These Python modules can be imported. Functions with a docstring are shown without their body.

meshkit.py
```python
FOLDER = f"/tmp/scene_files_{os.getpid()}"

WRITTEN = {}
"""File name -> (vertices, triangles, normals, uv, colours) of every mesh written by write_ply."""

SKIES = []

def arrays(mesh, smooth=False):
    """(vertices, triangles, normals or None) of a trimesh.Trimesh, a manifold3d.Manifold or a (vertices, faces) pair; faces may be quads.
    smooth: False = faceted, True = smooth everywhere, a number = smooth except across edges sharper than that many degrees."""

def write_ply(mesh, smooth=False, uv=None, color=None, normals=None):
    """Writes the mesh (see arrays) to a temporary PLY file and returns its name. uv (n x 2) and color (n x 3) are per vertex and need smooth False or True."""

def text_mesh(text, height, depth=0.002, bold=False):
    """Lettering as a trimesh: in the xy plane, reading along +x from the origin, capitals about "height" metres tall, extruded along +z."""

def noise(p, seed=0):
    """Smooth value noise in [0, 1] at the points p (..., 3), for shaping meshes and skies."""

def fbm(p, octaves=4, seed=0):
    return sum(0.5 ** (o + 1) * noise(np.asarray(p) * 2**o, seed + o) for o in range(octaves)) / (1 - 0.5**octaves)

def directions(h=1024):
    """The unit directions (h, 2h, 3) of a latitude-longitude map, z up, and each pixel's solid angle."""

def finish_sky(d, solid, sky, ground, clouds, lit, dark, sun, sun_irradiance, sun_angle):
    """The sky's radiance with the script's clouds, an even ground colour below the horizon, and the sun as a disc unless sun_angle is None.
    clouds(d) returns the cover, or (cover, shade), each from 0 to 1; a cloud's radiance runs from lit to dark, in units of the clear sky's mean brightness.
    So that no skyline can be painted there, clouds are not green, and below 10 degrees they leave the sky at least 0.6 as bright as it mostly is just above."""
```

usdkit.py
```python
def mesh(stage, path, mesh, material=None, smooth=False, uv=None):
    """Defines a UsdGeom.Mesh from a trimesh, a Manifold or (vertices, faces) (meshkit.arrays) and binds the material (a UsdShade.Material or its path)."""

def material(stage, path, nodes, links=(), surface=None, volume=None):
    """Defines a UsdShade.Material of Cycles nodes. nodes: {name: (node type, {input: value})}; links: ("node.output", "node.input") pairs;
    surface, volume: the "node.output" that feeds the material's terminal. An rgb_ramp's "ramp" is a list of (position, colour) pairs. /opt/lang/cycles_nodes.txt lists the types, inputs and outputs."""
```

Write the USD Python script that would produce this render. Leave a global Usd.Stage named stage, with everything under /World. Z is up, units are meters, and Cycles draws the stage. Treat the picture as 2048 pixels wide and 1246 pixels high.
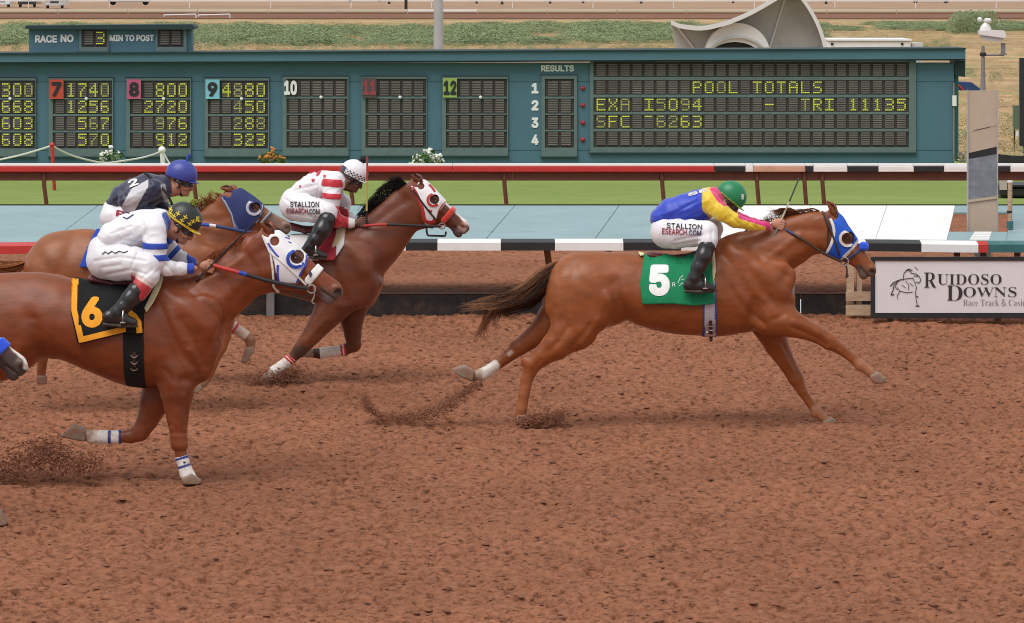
import math, glob, numpy as np, trimesh, usdkit, meshkit
from pxr import Usd, UsdGeom, UsdLux, UsdShade, Gf, Sdf, Vt
from shapely.geometry import Polygon, LineString, Point, box as sbox
from shapely import affinity, union_all
from scipy.interpolate import PchipInterpolator, LinearNDInterpolator, NearestNDInterpolator

stage = Usd.Stage.CreateInMemory()
UsdGeom.SetStageUpAxis(stage, UsdGeom.Tokens.z); UsdGeom.SetStageMetersPerUnit(stage, 1.0)
UsdGeom.Xform.Define(stage, '/World'); UsdGeom.Scope.Define(stage, '/World/Looks')

# ---------------------------------------------------------------- camera, sky, sun, exposure
F, HC, VH = 7500.0, 3.6, -50.0          # focal length in photo pixels, eye height, horizon row
cam = UsdGeom.Camera.Define(stage, '/World/Camera')
cam.CreateHorizontalApertureAttr(36.0); cam.CreateVerticalApertureAttr(36.0 * 623 / 1024)
cam.CreateFocalLengthAttr(36.0 * F / 2048)
cam.CreateVerticalApertureOffsetAttr(-(623 - VH) / 2048 * 36.0)
cam.CreateClippingRangeAttr(Gf.Vec2f(0.5, 5000)); cam.CreateFStopAttr(0.0)
cam.CreateExposureAttr(EXPO := 0.45)
cam.AddTranslateOp().Set((0, 0, HC)); cam.AddRotateXYZOp().Set((90, 0, 0))
SUN = np.array([-0.30, -0.42, 0.86]); SUN /= np.linalg.norm(SUN)
elev, rot = math.asin(SUN[2]), math.atan2(SUN[0], SUN[1])
dome = UsdLux.DomeLight.Define(stage, '/World/sky'); dome.CreateIntensityAttr(1.0)
dome.GetPrim().SetCustomDataByKey('kind', 'structure')
skym = usdkit.material(stage, '/World/Looks/sky_look', {
    's': ('sky_texture', {'sky_type': 'single_scattering', 'sun_disc': False, 'sun_elevation': elev, 'sun_rotation': rot, 'aerosol_density': 2.5}),
    'tc': ('texture_coordinate', {}), 'n': ('noise_texture', {'scale': 3.0, 'detail': 5.0}),
    'r': ('rgb_ramp', {'ramp': [(0.15, (0.55, 0.55, 0.55)), (0.5, (0.93, 0.93, 0.93))]}),
    'mx': ('mix', {'color2': (5.2, 5.3, 5.5)}), 'b': ('background_shader', {'strength': 0.102})},
    [('tc.generated', 'n.vector'), ('n.fac', 'r.fac'), ('r.color', 'mx.fac'), ('s.color', 'mx.color1'), ('mx.color', 'b.color')], surface='b.background')
UsdShade.MaterialBindingAPI.Apply(dome.GetPrim()).Bind(skym)
sun = UsdLux.DistantLight.Define(stage, '/World/sun'); sun.CreateNormalizeAttr(True)
sun.CreateIntensityAttr(0.5); sun.CreateAngleAttr(45.0); sun.CreateColorAttr(Gf.Vec3f(1.0, 0.965, 0.91))
sun.AddTransformOp().Set(Gf.Matrix4d().SetRotate(Gf.Rotation(Gf.Vec3d(0, 0, 1), Gf.Vec3d(*map(float, SUN)))))

# ---------------------------------------------------------------- helpers
rng = np.random.default_rng(7)
def P(u, v, Y):                          # a photo pixel and a depth -> a point of the world
    return np.array([(u - 1024.0) * Y / F, Y, HC - (v - VH) * Y / F])
def PX(p):                               # world -> photo pixel (for authoring patterns)
    p = np.asarray(p, float); return 1024 + F * p[..., 0] / p[..., 1], VH + F * (HC - p[..., 2]) / p[..., 1]
def X_(u, Y): return (u - 1024.0) * Y / F
def Z_(v, Y): return HC - (v - VH) * Y / F

COUNT = {}
def numbered(path):
    n = COUNT.get(path, -1) + 1; COUNT[path] = n
    return path if n == 0 else f'{path}_{n:03d}'
def tag(prim, label=None, cat=None, group=None, kind=None):
    for k, v in (('label', label), ('category', cat), ('group', group), ('kind', kind)):
        if v: prim.SetCustomDataByKey(k, v)
BASE = {}
def thing(name, label, cat, base, group=None, kind=None):
    x = UsdGeom.Xform.Define(stage, numbered('/World/' + name)); x.AddTranslateOp().Set(Gf.Vec3d(*map(float, base)))
    tag(x.GetPrim(), label, cat, group, kind); p = str(x.GetPath()); BASE[p] = np.array(base, float)
    return p
def base_of(path):
    while path not in BASE:
        path = path.rsplit('/', 1)[0]
        if path in ('', '/World'): return np.zeros(3)
    return BASE[path]
def arr(m):
    v, f, _ = meshkit.arrays(m); return v, f
def part(parent, name, mesh, mat, smooth=False, col=None, label=None, kind=None):
    v, f = arr(mesh); path = numbered(f'{parent}/{name}')
    m = usdkit.mesh(stage, path, (v - base_of(parent), f), mat, smooth=smooth)
    if col is not None:
        UsdGeom.PrimvarsAPI(m).CreatePrimvar('col', Sdf.ValueTypeNames.Color3fArray, 'vertex').Set(Vt.Vec3fArray.FromNumpy(np.asarray(col, np.float32)))
    tag(m.GetPrim(), label, None, None, kind)
    return path
def single(name, mesh, mat, label=None, cat=None, group=None, kind=None, smooth=False, col=None):
    v, f = arr(mesh); path = numbered('/World/' + name)
    m = usdkit.mesh(stage, path, (v, f), mat, smooth=smooth); tag(m.GetPrim(), label, cat, group, kind)
    if col is not None:
        UsdGeom.PrimvarsAPI(m).CreatePrimvar('col', Sdf.ValueTypeNames.Color3fArray, 'vertex').Set(Vt.Vec3fArray.FromNumpy(np.asarray(col, np.float32)))
    return path
cat_ = trimesh.util.concatenate
def bx(x0, x1, y0, y1, z0, z1):
    m = trimesh.creation.box((abs(x1 - x0), abs(y1 - y0), abs(z1 - z0))); m.apply_translation(((x0 + x1) / 2, (y0 + y1) / 2, (z0 + z1) / 2)); return m
def bxp(u0, u1, v0, v1, Y, d):           # box whose front face covers a pixel rectangle at depth Y and that is d metres deep
    return bx(X_(u0, Y), X_(u1, Y), Y, Y + d, Z_(v1, Y), Z_(v0, Y))
def cbox(x0, x1, y0, y1, z0, z1, c=0.006):  # chamfered box
    pts = []
    for sx, X in ((1, x0), (-1, x1)):
        for sy, Yy in ((1, y0), (-1, y1)):
            for sz, Zz in ((1, z0), (-1, z1)):
                pts += [(X + sx * c, Yy + sy * c, Zz), (X + sx * c, Yy, Zz + sz * c), (X, Yy + sy * c, Zz + sz * c)]
    return trimesh.convex.convex_hull(np.array(pts))
def tube(pts, r, n=8, r1=None, close=True):
    pts = np.array(pts, float); k = len(pts); rr = np.linspace(r, r if r1 is None else r1, k) if np.ndim(r) == 0 else np.asarray(r)
    T = np.gradient(pts, axis=0); T /= np.maximum(np.linalg.norm(T, axis=1, keepdims=True), 1e-9)
    up = np.array([0, 1.0, 0]) if abs(T[:, 1]).mean() < 0.8 else np.array([1.0, 0, 0])
    A = np.cross(T, up); A /= np.maximum(np.linalg.norm(A, axis=1, keepdims=True), 1e-9); B = np.cross(T, A)
    th = np.arange(n) / n * 2 * np.pi
    V = (pts[:, None] + rr[:, None, None] * (A[:, None] * np.cos(th)[None, :, None] + B[:, None] * np.sin(th)[None, :, None])).reshape(-1, 3)
    f = []
    for i in range(k - 1):
        for j in range(n):
            a, b = i * n + j, i * n + (j + 1) % n; f += [(a, b, b + n), (a, b + n, a + n)]
    if close:
        V = np.vstack([V, pts[:1], pts[-1:]]); c0, c1 = len(V) - 2, len(V) - 1
        for j in range(n): f += [(c0, (j + 1) % n, j), (c1, (k - 1) * n + j, (k - 1) * n + (j + 1) % n)]
    return trimesh.Trimesh(V, f, process=False)
def spline(pts, n=16):
    pts = np.array(pts, float)
    if len(pts) < 3: return pts[0] + (pts[1] - pts[0]) * np.linspace(0, 1, n)[:, None]
    d = np.r_[0, np.cumsum(np.linalg.norm(np.diff(pts, axis=0), axis=1) + 1e-9)]
    return PchipInterpolator(d, pts)(np.linspace(0, d[-1], n))
def ball(c, r, sub=2):
    m = trimesh.creation.icosphere(subdivisions=sub); m.apply_scale(r); m.apply_translation(c); return m

# fonts -> shapely outlines
def glyphs(text, font='Inter.woff2', bold=0, grow=0.0):
    from PIL import Image, ImageDraw, ImageFont
    fn = ImageFont.truetype(glob.glob('/opt/blender-*/*/datafiles/fonts/' + font)[0], 96)
    x0, y0, x1, y1 = fn.getbbox(text, anchor='ls', stroke_width=bold)
    im = Image.new('L', (x1 - x0 + 8, y1 - y0 + 8)); ImageDraw.Draw(im).text((4 - x0, 4 - y0), text, 255, fn, anchor='ls', stroke_width=bold)
    on = np.pad(np.asarray(im) > 127, ((0, 0), (1, 1))).astype(np.int8); dd = np.diff(on, axis=1)
    rows, st = np.nonzero(dd == 1); en = np.nonzero(dd == -1)[1]
    g = union_all([sbox(a, -r - 1, b, -r) for a, b, r in zip(st, en, rows)]).buffer(0.6).buffer(-0.6 + grow).simplify(0.6)
    return g
def polys(g): return [p for p in getattr(g, 'geoms', [g]) if p.area > 1e-9]
def fit(g, u0, u1, v0, v1):              # fit outline into a pixel box (v downwards)
    a, b, c, d = g.bounds; sx, sy = (u1 - u0) / (c - a), (v1 - v0) / (d - b)
    return affinity.affine_transform(g, [sx, 0, 0, -sy, u0 - a * sx, v1 + b * sy])
def plate(g, Y, depth):                  # pixel outline -> solid plate whose front lies at depth Y
    out = []
    for p in polys(g):
        m = trimesh.creation.extrude_polygon(p, 1.0, engine='earcut'); v = m.vertices
        yy = Y + (1 - v[:, 2]) * depth
        out.append(trimesh.Trimesh(np.stack([X_(v[:, 0], Y), yy, Z_(v[:, 1], Y)], 1), m.faces, process=False))
    m = cat_(out); m.fix_normals(); return m
def text_px(t, u0, u1, v0, v1, Y, depth=0.006, bold=3, **k): return plate(fit(glyphs(t, bold=bold, **k), u0, u1, v0, v1), Y, depth)
def stroke(pts, w):                      # pixel polyline -> outline
    return LineString(pts).buffer(w / 2, quad_segs=3)

# materials
LOOK = {}
def mat(name, color, rough=0.6, spec=0.4, bump=0.0, bscale=40.0, var=0.0, vscale=6.0, metallic=0.0, sheen=0.0, coat=0.0, attr=False, dirt=None, stretch=None, dscale=3.0):
    if name in LOOK: return LOOK[name]
    n = {'p': ('principled_bsdf', {'base_color': color, 'roughness': rough, 'specular_ior_level': spec, 'metallic': metallic, 'sheen_weight': sheen, 'coat_weight': coat})}
    l = []; src = None
    n['g'] = ('geometry', {}); vec = 'g.position'
    if stretch:
        n['mp'] = ('mapping', {'scale': stretch}); l.append(('g.position', 'mp.vector')); vec = 'mp.vector'
    if attr: n['at'] = ('attribute', {'attribute': 'col'}); src = 'at.color'
    if var:
        n['nv'] = ('noise_texture', {'scale': vscale, 'detail': 6.0, 'roughness': 0.62}); l.append((vec, 'nv.vector'))
        n['rv'] = ('rgb_ramp', {'ramp': [(0.28, (1 - var,) * 3), (0.72, (1 + var,) * 3)]}); l.append(('nv.fac', 'rv.fac'))
        n['mv'] = ('mix', {'mix_type': 'multiply', 'fac': 1.0, 'color1': color})
        if src: l.append((src, 'mv.color1'))
        l.append(('rv.color', 'mv.color2')); src = 'mv.color'
    if dirt:
        c, lo, hi = dirt
        n['nd'] = ('noise_texture', {'scale': dscale, 'detail': 8.0, 'roughness': 0.7}); l.append((vec, 'nd.vector'))
        n['rd'] = ('rgb_ramp', {'ramp': [(lo, (0, 0, 0)), (hi, (1, 1, 1))]}); l.append(('nd.fac', 'rd.fac'))
        n['md'] = ('mix', {'color1': color, 'color2': c}); l.append(('rd.color', 'md.fac'))
        if src: l.append((src, 'md.color1'))
        src = 'md.color'
    if src: l.append((src, 'p.base_color'))
    if bump:
        n['nb'] = ('noise_texture', {'scale': bscale, 'detail': 5.0}); l.append((vec, 'nb.vector'))
        n['b'] = ('bump', {'strength': min(1.0, bump * 50), 'distance': bump}); l += [('nb.fac', 'b.height'), ('b.normal', 'p.normal')]
    LOOK[name] = usdkit.material(stage, '/World/Looks/' + name, n, l, surface='p.BSDF')
    return LOOK[name]

# ---------------------------------------------------------------- implicit surfaces: chains, lofts and ellipsoids blended on a grid, meshed by surface nets
def smin(a, b, k):
    h = np.maximum(k - np.abs(a - b), 0) / k
    return np.minimum(a, b) - h * h * k * 0.25
class Grid:
    def __init__(s, lo, hi, h):
        s.h = h; s.lo = np.array(lo, float); n = np.ceil((np.array(hi) - s.lo) / h).astype(int) + 1
        s.x, s.y, s.z = [(s.lo[i] + h * np.arange(n[i])).astype(np.float32) for i in range(3)]; s.shape = (n[0], n[2], n[1])
    def sub(s, lo, hi):
        return tuple(slice(max(0, int(np.searchsorted(a, l)) - 1), min(len(a), int(np.searchsorted(a, q)) + 1)) for a, l, q in ((s.x, lo[0], hi[0]), (s.z, lo[2], hi[2]), (s.y, lo[1], hi[1])))
class Chain:                             # points (x,y,z), in-plane radius, lateral/in-plane ratio
    def __init__(s, pts, r, q=1.0, k=0.02):
        s.p = np.array(pts, float); s.r = np.broadcast_to(r, len(s.p)).astype(float); s.q = np.broadcast_to(q, len(s.p)).astype(float); s.k = k
        m = (s.r * np.maximum(1, s.q))[:, None]; s.lo, s.hi = (s.p - m).min(0), (s.p + m).max(0)
    def ev(s, x, y, z):
        out = None
        for i in range(len(s.p) - 1):
            a, b = s.p[i], s.p[i + 1]; d = b - a; L2 = d[0] ** 2 + d[2] ** 2
            if L2 > 0.35 * (d @ d) and L2 > 1e-8:
                t = np.clip(((x - a[0]) * d[0] + (z - a[2]) * d[2]) / L2, 0, 1)
                D2 = (x - a[0] - t * d[0]) ** 2 + (z - a[2] - t * d[2]) ** 2
                e = np.sqrt(D2 + ((y - a[1] - t * d[1]) / (s.q[i] + t * (s.q[i + 1] - s.q[i]))) ** 2) - (s.r[i] + t * (s.r[i + 1] - s.r[i]))
            else:
                t = np.clip(((x - a[0]) * d[0] + (z - a[2]) * d[2] + (y - a[1]) * d[1]) / max(d @ d, 1e-9), 0, 1)
                e = np.sqrt((x - a[0] - t * d[0]) ** 2 + (z - a[2] - t * d[2]) ** 2 + (y - a[1] - t * d[1]) ** 2) - (s.r[i] + t * (s.r[i + 1] - s.r[i]))
            out = e if out is None else smin(out, e, s.k)
        return out
class Ell:
    def __init__(s, c, r, ang=0.0):      # r = (along, lateral, across), ang in-plane
        s.c, s.r, s.ca, s.sa = np.array(c, float), np.array(r, float), math.cos(ang), math.sin(ang)
        m = max(r[0], r[2]); s.lo, s.hi = s.c - (m, r[1], m), s.c + (m, r[1], m)
    def ev(s, x, y, z):
        a = (x - s.c[0]) * s.ca + (z - s.c[2]) * s.sa; b = -(x - s.c[0]) * s.sa + (z - s.c[2]) * s.ca; y = y - s.c[1]
        k0 = np.sqrt((a / s.r[0]) ** 2 + (b / s.r[2]) ** 2 + (y / s.r[1]) ** 2)
        k1 = np.sqrt((a / s.r[0] ** 2) ** 2 + (b / s.r[2] ** 2) ** 2 + (y / s.r[1] ** 2) ** 2) + 1e-6
        return k0 * (k0 - 1) / k1
class Loft:                              # between a traced top and bottom line (pixels), half widths in metres along the axis
    def __init__(s, A, B, top, bot, wid, Y, low=0.0):
        to = lambda p: np.array([(X_(u, Y), Z_(v, Y)) for u, v in p])
        a, b = to([A])[0], to([B])[0]; s.a = a; s.L = np.linalg.norm(b - a); s.d = (b - a) / s.L; s.n = np.array([-s.d[1], s.d[0]]); s.Y = Y; s.low = low
        def curve(p):
            q = to(p) - a; t, n = q @ s.d, q @ s.n; o = np.argsort(t); t, n = t[o], n[o]
            keep = np.r_[True, np.diff(t) > 1e-4]; return t[keep], n[keep]
        tt, tn = curve(top); bt, bn = curve(bot); wt = np.array([w[0] for w in wid]) * s.L; ww = np.array([w[1] for w in wid])
        s.t0, s.t1 = min(tt[0], bt[0]), max(tt[-1], bt[-1]); T = np.linspace(s.t0, s.t1, 200); s.T = T
        s.top = PchipInterpolator(tt, tn)(np.clip(T, tt[0], tt[-1])); s.bot = PchipInterpolator(bt, bn)(np.clip(T, bt[0], bt[-1]))
        s.w = PchipInterpolator(wt, ww)(np.clip(T, wt[0], wt[-1]))
        c = [a + s.d * t + s.n * m for t, m in ((s.t0, s.top.max()), (s.t1, s.top.max()), (s.t0, s.bot.min()), (s.t1, s.bot.min()))]
        c = np.array(c); W = s.w.max(); s.lo = np.array([c[:, 0].min(), Y - W, c[:, 1].min()]); s.hi = np.array([c[:, 0].max(), Y + W, c[:, 1].max()])
    def ev(s, x, y, z):
        t = (x - s.a[0]) * s.d[0] + (z - s.a[1]) * s.d[1]; n = (x - s.a[0]) * s.n[0] + (z - s.a[1]) * s.n[1]
        tc = np.clip(t, s.t0, s.t1); top = np.interp(tc, s.T, s.top); bot = np.interp(tc, s.T, s.bot); w = np.interp(tc, s.T, s.w)
        h = np.maximum((top - bot) / 2, 1e-3).astype(np.float32); m = (n - (top + bot) / 2).astype(np.float32); w = w.astype(np.float32)
        w = w * (1 - s.low * np.clip(m / h, -1.2, 1.2)); y = y - np.float32(s.Y)
        A = (m / h) ** 2; q = (y / w) ** 2; k0 = np.sqrt(A + q); k1 = np.sqrt(A / h ** 2 + q / w ** 2) + 1e-6
        d = k0 * (k0 - 1) / k1
        return np.maximum(d, np.maximum(t - s.t1, s.t0 - t).astype(np.float32))
class Field:
    def __init__(s, items=()): s.items = list(items)
    def add(s, prim, k=0.03, sub=False): s.items.append((prim, k, sub)); return s
    def bounds(s):
        its = [p for p, k, sb in s.items if not sb]; return np.min([p.lo for p in its], 0), np.max([p.hi for p in its], 0)
    def ev(s, g, off=0.0):
        out = np.full(g.shape, 1.0, np.float32)
        for p, k, sb in s.items:
            pad = k + 0.02 + off; sl = g.sub(p.lo - pad, p.hi + pad)
            if any(q.stop - q.start < 1 for q in sl): continue
            e = p.ev(g.x[sl[0], None, None], g.y[None, None, sl[2]], g.z[None, sl[1], None]).astype(np.float32)
            out[sl] = -smin(-out[sl], e, k) if sb else smin(out[sl], e, k)
        return out
def nets(f, g):
    ins = f < 0
    c = sum(ins[a:a + f.shape[0] - 1, b:b + f.shape[1] - 1, d:d + f.shape[2] - 1].astype(np.int8) for a in (0, 1) for b in (0, 1) for d in (0, 1))
    I = np.argwhere((c > 0) & (c < 8)); idx = np.full(c.shape, -1, np.int64); idx[tuple(I.T)] = np.arange(len(I))
    corners = np.array([(a, b, d) for a in (0, 1) for b in (0, 1) for d in (0, 1)])
    val = np.stack([f[tuple((I + q).T)] for q in corners], 1); acc = np.zeros((len(I), 3)); cnt = np.zeros(len(I))
    for i in range(8):
        for j in range(i + 1, 8):
            if np.abs(corners[i] - corners[j]).sum() != 1: continue
            a, b = val[:, i], val[:, j]; m = (a < 0) != (b < 0); t = np.where(m, a / np.where(m, a - b, 1), 0)
            acc += np.where(m[:, None], corners[i] + t[:, None] * (corners[j] - corners[i]), 0); cnt += m
    w = I + acc / np.maximum(cnt, 1)[:, None]; V = np.stack([g.lo[0] + w[:, 0] * g.h, g.lo[1] + w[:, 2] * g.h, g.lo[2] + w[:, 1] * g.h], 1)
    faces = []
    for ax in range(3):
        o = [i for i in range(3) if i != ax]; s0 = [slice(None)] * 3; s1 = [slice(None)] * 3; s0[ax] = slice(0, -1); s1[ax] = slice(1, None)
        for q in o: s0[q] = slice(1, -1); s1[q] = slice(1, -1)
        A, B = ins[tuple(s0)], ins[tuple(s1)]; E = np.argwhere(A != B); flip = A[tuple(E.T)] ^ (ax == 1)
        E = E.copy(); E[:, o[0]] += 1; E[:, o[1]] += 1
        q = []
        for da, db in ((0, 0), (-1, 0), (-1, -1), (0, -1)):
            C = E.copy(); C[:, o[0]] += da; C[:, o[1]] += db; q.append(idx[tuple(C.T)])
        Q = np.stack(q, 1); Q = np.where(flip[:, None], Q, Q[:, ::-1]); faces += [Q[:, [0, 1, 2]], Q[:, [0, 2, 3]]]
    Fc = np.vstack(faces); Fc = Fc[(Fc >= 0).all(1)]
    m = trimesh.Trimesh(V, Fc, process=False)
    if len(Fc) and m.volume < 0: m.invert()
    return m
def mesh_field(fl, h, pad=0.03):
    lo, hi = fl.bounds(); g = Grid(lo - pad, hi + pad, h); return nets(fl.ev(g), g)
def relax(m, n=2):
    from scipy.sparse import coo_matrix, diags
    f = m.faces; i = np.r_[f[:, 0], f[:, 1], f[:, 2], f[:, 1], f[:, 2], f[:, 0]]; j = np.r_[f[:, 1], f[:, 2], f[:, 0], f[:, 0], f[:, 1], f[:, 2]]
    W = coo_matrix((np.ones(len(i)), (i, j)), (len(m.vertices),) * 2).tocsr(); dg = np.asarray(W.sum(1)).ravel(); W = diags(1 / np.maximum(dg, 1)) @ W; ok = (dg > 0)[:, None]
    v = np.array(m.vertices)
    for k in range(n): v = v + np.where(ok, W @ v - v, 0) * (0.5 if k % 2 == 0 else -0.52)
    return trimesh.Trimesh(v, f, process=False)
def poly_sd(poly, x, z):                 # signed distance to a polygon in the x-z plane (x column, z row)
    p = np.array(poly, float); d = None; inside = np.zeros(np.broadcast(x, z).shape, bool)
    for i in range(len(p)):
        a, b = p[i], p[(i + 1) % len(p)]; e = b - a; t = np.clip(((x - a[0]) * e[0] + (z - a[1]) * e[1]) / max(e @ e, 1e-12), 0, 1)
        q = (x - a[0] - t * e[0]) ** 2 + (z - a[1] - t * e[1]) ** 2; d = q if d is None else np.minimum(d, q)
        cr = (a[1] > z) != (b[1] > z); inside ^= cr & (x < (b[0] - a[0]) * (z - a[1]) / (b[1] - a[1] if b[1] != a[1] else 1e-9) + a[0])
    d = np.sqrt(d); return np.where(inside, -d, d).astype(np.float32)
def xz(pts, Y): return [(X_(u, Y), Z_(v, Y)) for u, v in pts]
def cover(fl, poly, off, h, Yn, holes=(), inner=None, amp=0.0, fq=14.0, ylim=None, flare=0.0, rnd=0.006):
    # cloth or strap lying on a body: the body grown by off, inside a pixel outline, less round holes
    pl = xz(poly, Yn); q = np.array(pl); lo, hi = fl.bounds()
    lo = np.array([q[:, 0].min(), lo[1] - off - 0.02, q[:, 1].min()]) - 0.02; hi = np.array([q[:, 0].max(), hi[1] + off + 0.02, q[:, 1].max()]) + 0.02
    if ylim: lo[1], hi[1] = ylim
    g = Grid(lo, hi, h); f = fl.ev(g, off + 0.03 + amp); x2, z2 = np.meshgrid(g.x, g.z, indexing='ij')
    o = np.full(x2.shape, off, np.float32)
    if amp: o = o + amp * (meshkit.fbm(np.stack([x2 * fq, z2 * fq * 0.45, 0 * x2], -1), 3, 5) - 0.5).astype(np.float32) * 2
    if flare: o = o + flare * np.clip((z2.max() - z2) / (z2.max() - z2.min()), 0, 1) ** 1.5
    p2 = poly_sd(pl, x2, z2)
    for hu, hv, hr in holes: p2 = np.maximum(p2, (hr * Yn / F - np.sqrt((x2 - X_(hu, Yn)) ** 2 + (z2 - Z_(hv, Yn)) ** 2)).astype(np.float32))
    F3 = -smin(-(f - o[:, :, None]), -p2[:, :, None] + 0 * f, rnd)
    if inner is not None: F3 = np.maximum(F3, inner - f)
    return nets(F3, g)
def depth_of(mesh, near=True):           # (u, v) -> depth of the mesh's near side
    n = mesh.vertex_normals; k = (n[:, 1] < -0.12) & (mesh.vertices[:, 1] <= mesh.bounds[:, 1].mean())
    v = mesh.vertices[k]; u, w = PX(v); q = np.stack([u, w], 1); li, ne = LinearNDInterpolator(q, v[:, 1]), NearestNDInterpolator(q, v[:, 1])
    def f(u, w):
        d = li(u, w); return np.where(np.isnan(d), ne(u, w), d)
    return f
def decal(g, dep, thick=0.004, size=5.0):   # flat print or trim laid on a surface
    out = []
    for p in polys(g):
        m = trimesh.creation.extrude_polygon(p, 1.0, engine='earcut')
        v, f = trimesh.remesh.subdivide_to_size(m.vertices, m.faces, max_edge=size, max_iter=12); Y = dep(v[:, 0], v[:, 1]) - thick * (v[:, 2] - 0.3)
        m = trimesh.Trimesh(np.stack([X_(v[:, 0], Y), Y, Z_(v[:, 1], Y)], 1), f, process=False)
        out.append(m)
    return cat_(out)
def curves(path, strands, widths, material, parent=None):
    c = UsdGeom.BasisCurves.Define(stage, path); b = base_of(parent) if parent else np.zeros(3)
    c.CreateTypeAttr('linear'); c.CreateCurveVertexCountsAttr(Vt.IntArray([len(s) for s in strands]))
    c.CreatePointsAttr(Vt.Vec3fArray.FromNumpy((np.vstack(strands) - b).astype(np.float32)))
    c.CreateWidthsAttr(Vt.FloatArray.FromNumpy(np.concatenate(widths).astype(np.float32))); c.SetWidthsInterpolation('vertex')
    UsdShade.MaterialBindingAPI.Apply(c.GetPrim()).Bind(material); return c
# ---------------------------------------------------------------- ground
def ground_mat(name, ramp, scales, bump, bscale, rough=0.95, stretch=(1, 1, 1), big=None):
    n = {'g': ('geometry', {}), 'mp': ('mapping', {'scale': stretch}), 'n': ('noise_texture', {'scale': scales[0], 'detail': 9.0, 'roughness': 0.68}), 'r': ('rgb_ramp', {'ramp': ramp}),
         'n2': ('noise_texture', {'scale': scales[1], 'detail': 3.0}), 'r2': ('rgb_ramp', {'ramp': [(.3, (.86, .86, .86)), (.7, (1.12, 1.12, 1.12))]}), 'm': ('mix', {'mix_type': 'multiply', 'fac': 1.0}),
         'nb': ('noise_texture', {'scale': bscale, 'detail': 6.0, 'roughness': .7}), 'b': ('bump', {'strength': 1.0, 'distance': bump}), 'p': ('principled_bsdf', {'roughness': rough, 'specular_ior_level': .15})}
    l = [('g.position', 'mp.vector'), ('mp.vector', 'n.vector'), ('mp.vector', 'n2.vector'), ('mp.vector', 'nb.vector'), ('n.fac', 'r.fac'), ('n2.fac', 'r2.fac'), ('r.color', 'm.color1'), ('r2.color', 'm.color2'), ('nb.fac', 'b.height'), ('b.normal', 'p.normal')]
    src = 'm.color'
    if big:
        col, sc, lo, hi = big
        n['n3'] = ('noise_texture', {'scale': sc, 'detail': 7.0, 'roughness': .65}); n['r3'] = ('rgb_ramp', {'ramp': [(lo, (0, 0, 0)), (hi, (1, 1, 1))]}); n['m3'] = ('mix', {'color2': col})
        l += [('mp.vector', 'n3.vector'), ('n3.fac', 'r3.fac'), ('r3.color', 'm3.fac'), (src, 'm3.color1')]; src = 'm3.color'
    l.append((src, 'p.base_color')); return usdkit.material(stage, '/World/Looks/' + name, n, l, surface='p.BSDF')
DIRT = ground_mat('track_dirt', [(.32, (.07, .028, .014)), (.41, (.19, .075, .039)), (.48, (.298, .121, .065)), (.58, (.345, .146, .082)), (.74, (.41, .185, .112))], (16.0, .45), .03, 30.0)  # dark ramp end puts the shade inside pits into the colour
TURF = ground_mat('turf_grass', [(.25, (.15, .215, .050)), (.5, (.20, .265, .070)), (.75, (.27, .32, .105))], (6.0, .16), .02, 22.0, stretch=(.30, 1.2, 1))
DRY = ground_mat('dry_ground', [(.3, (.22, .135, .072)), (.5, (.40, .265, .14)), (.7, (.52, .37, .20))], (.45, .05), .015, 3.0, stretch=(1, .7, 1), big=((.24, .26, .10), .30, .52, .66))
FARDIRT = ground_mat('far_dirt', [(.3, (.15, .072, .044)), (.7, (.24, .12, .075))], (.8, .06), .03, 4.0, stretch=(.3, 1, 1))
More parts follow.
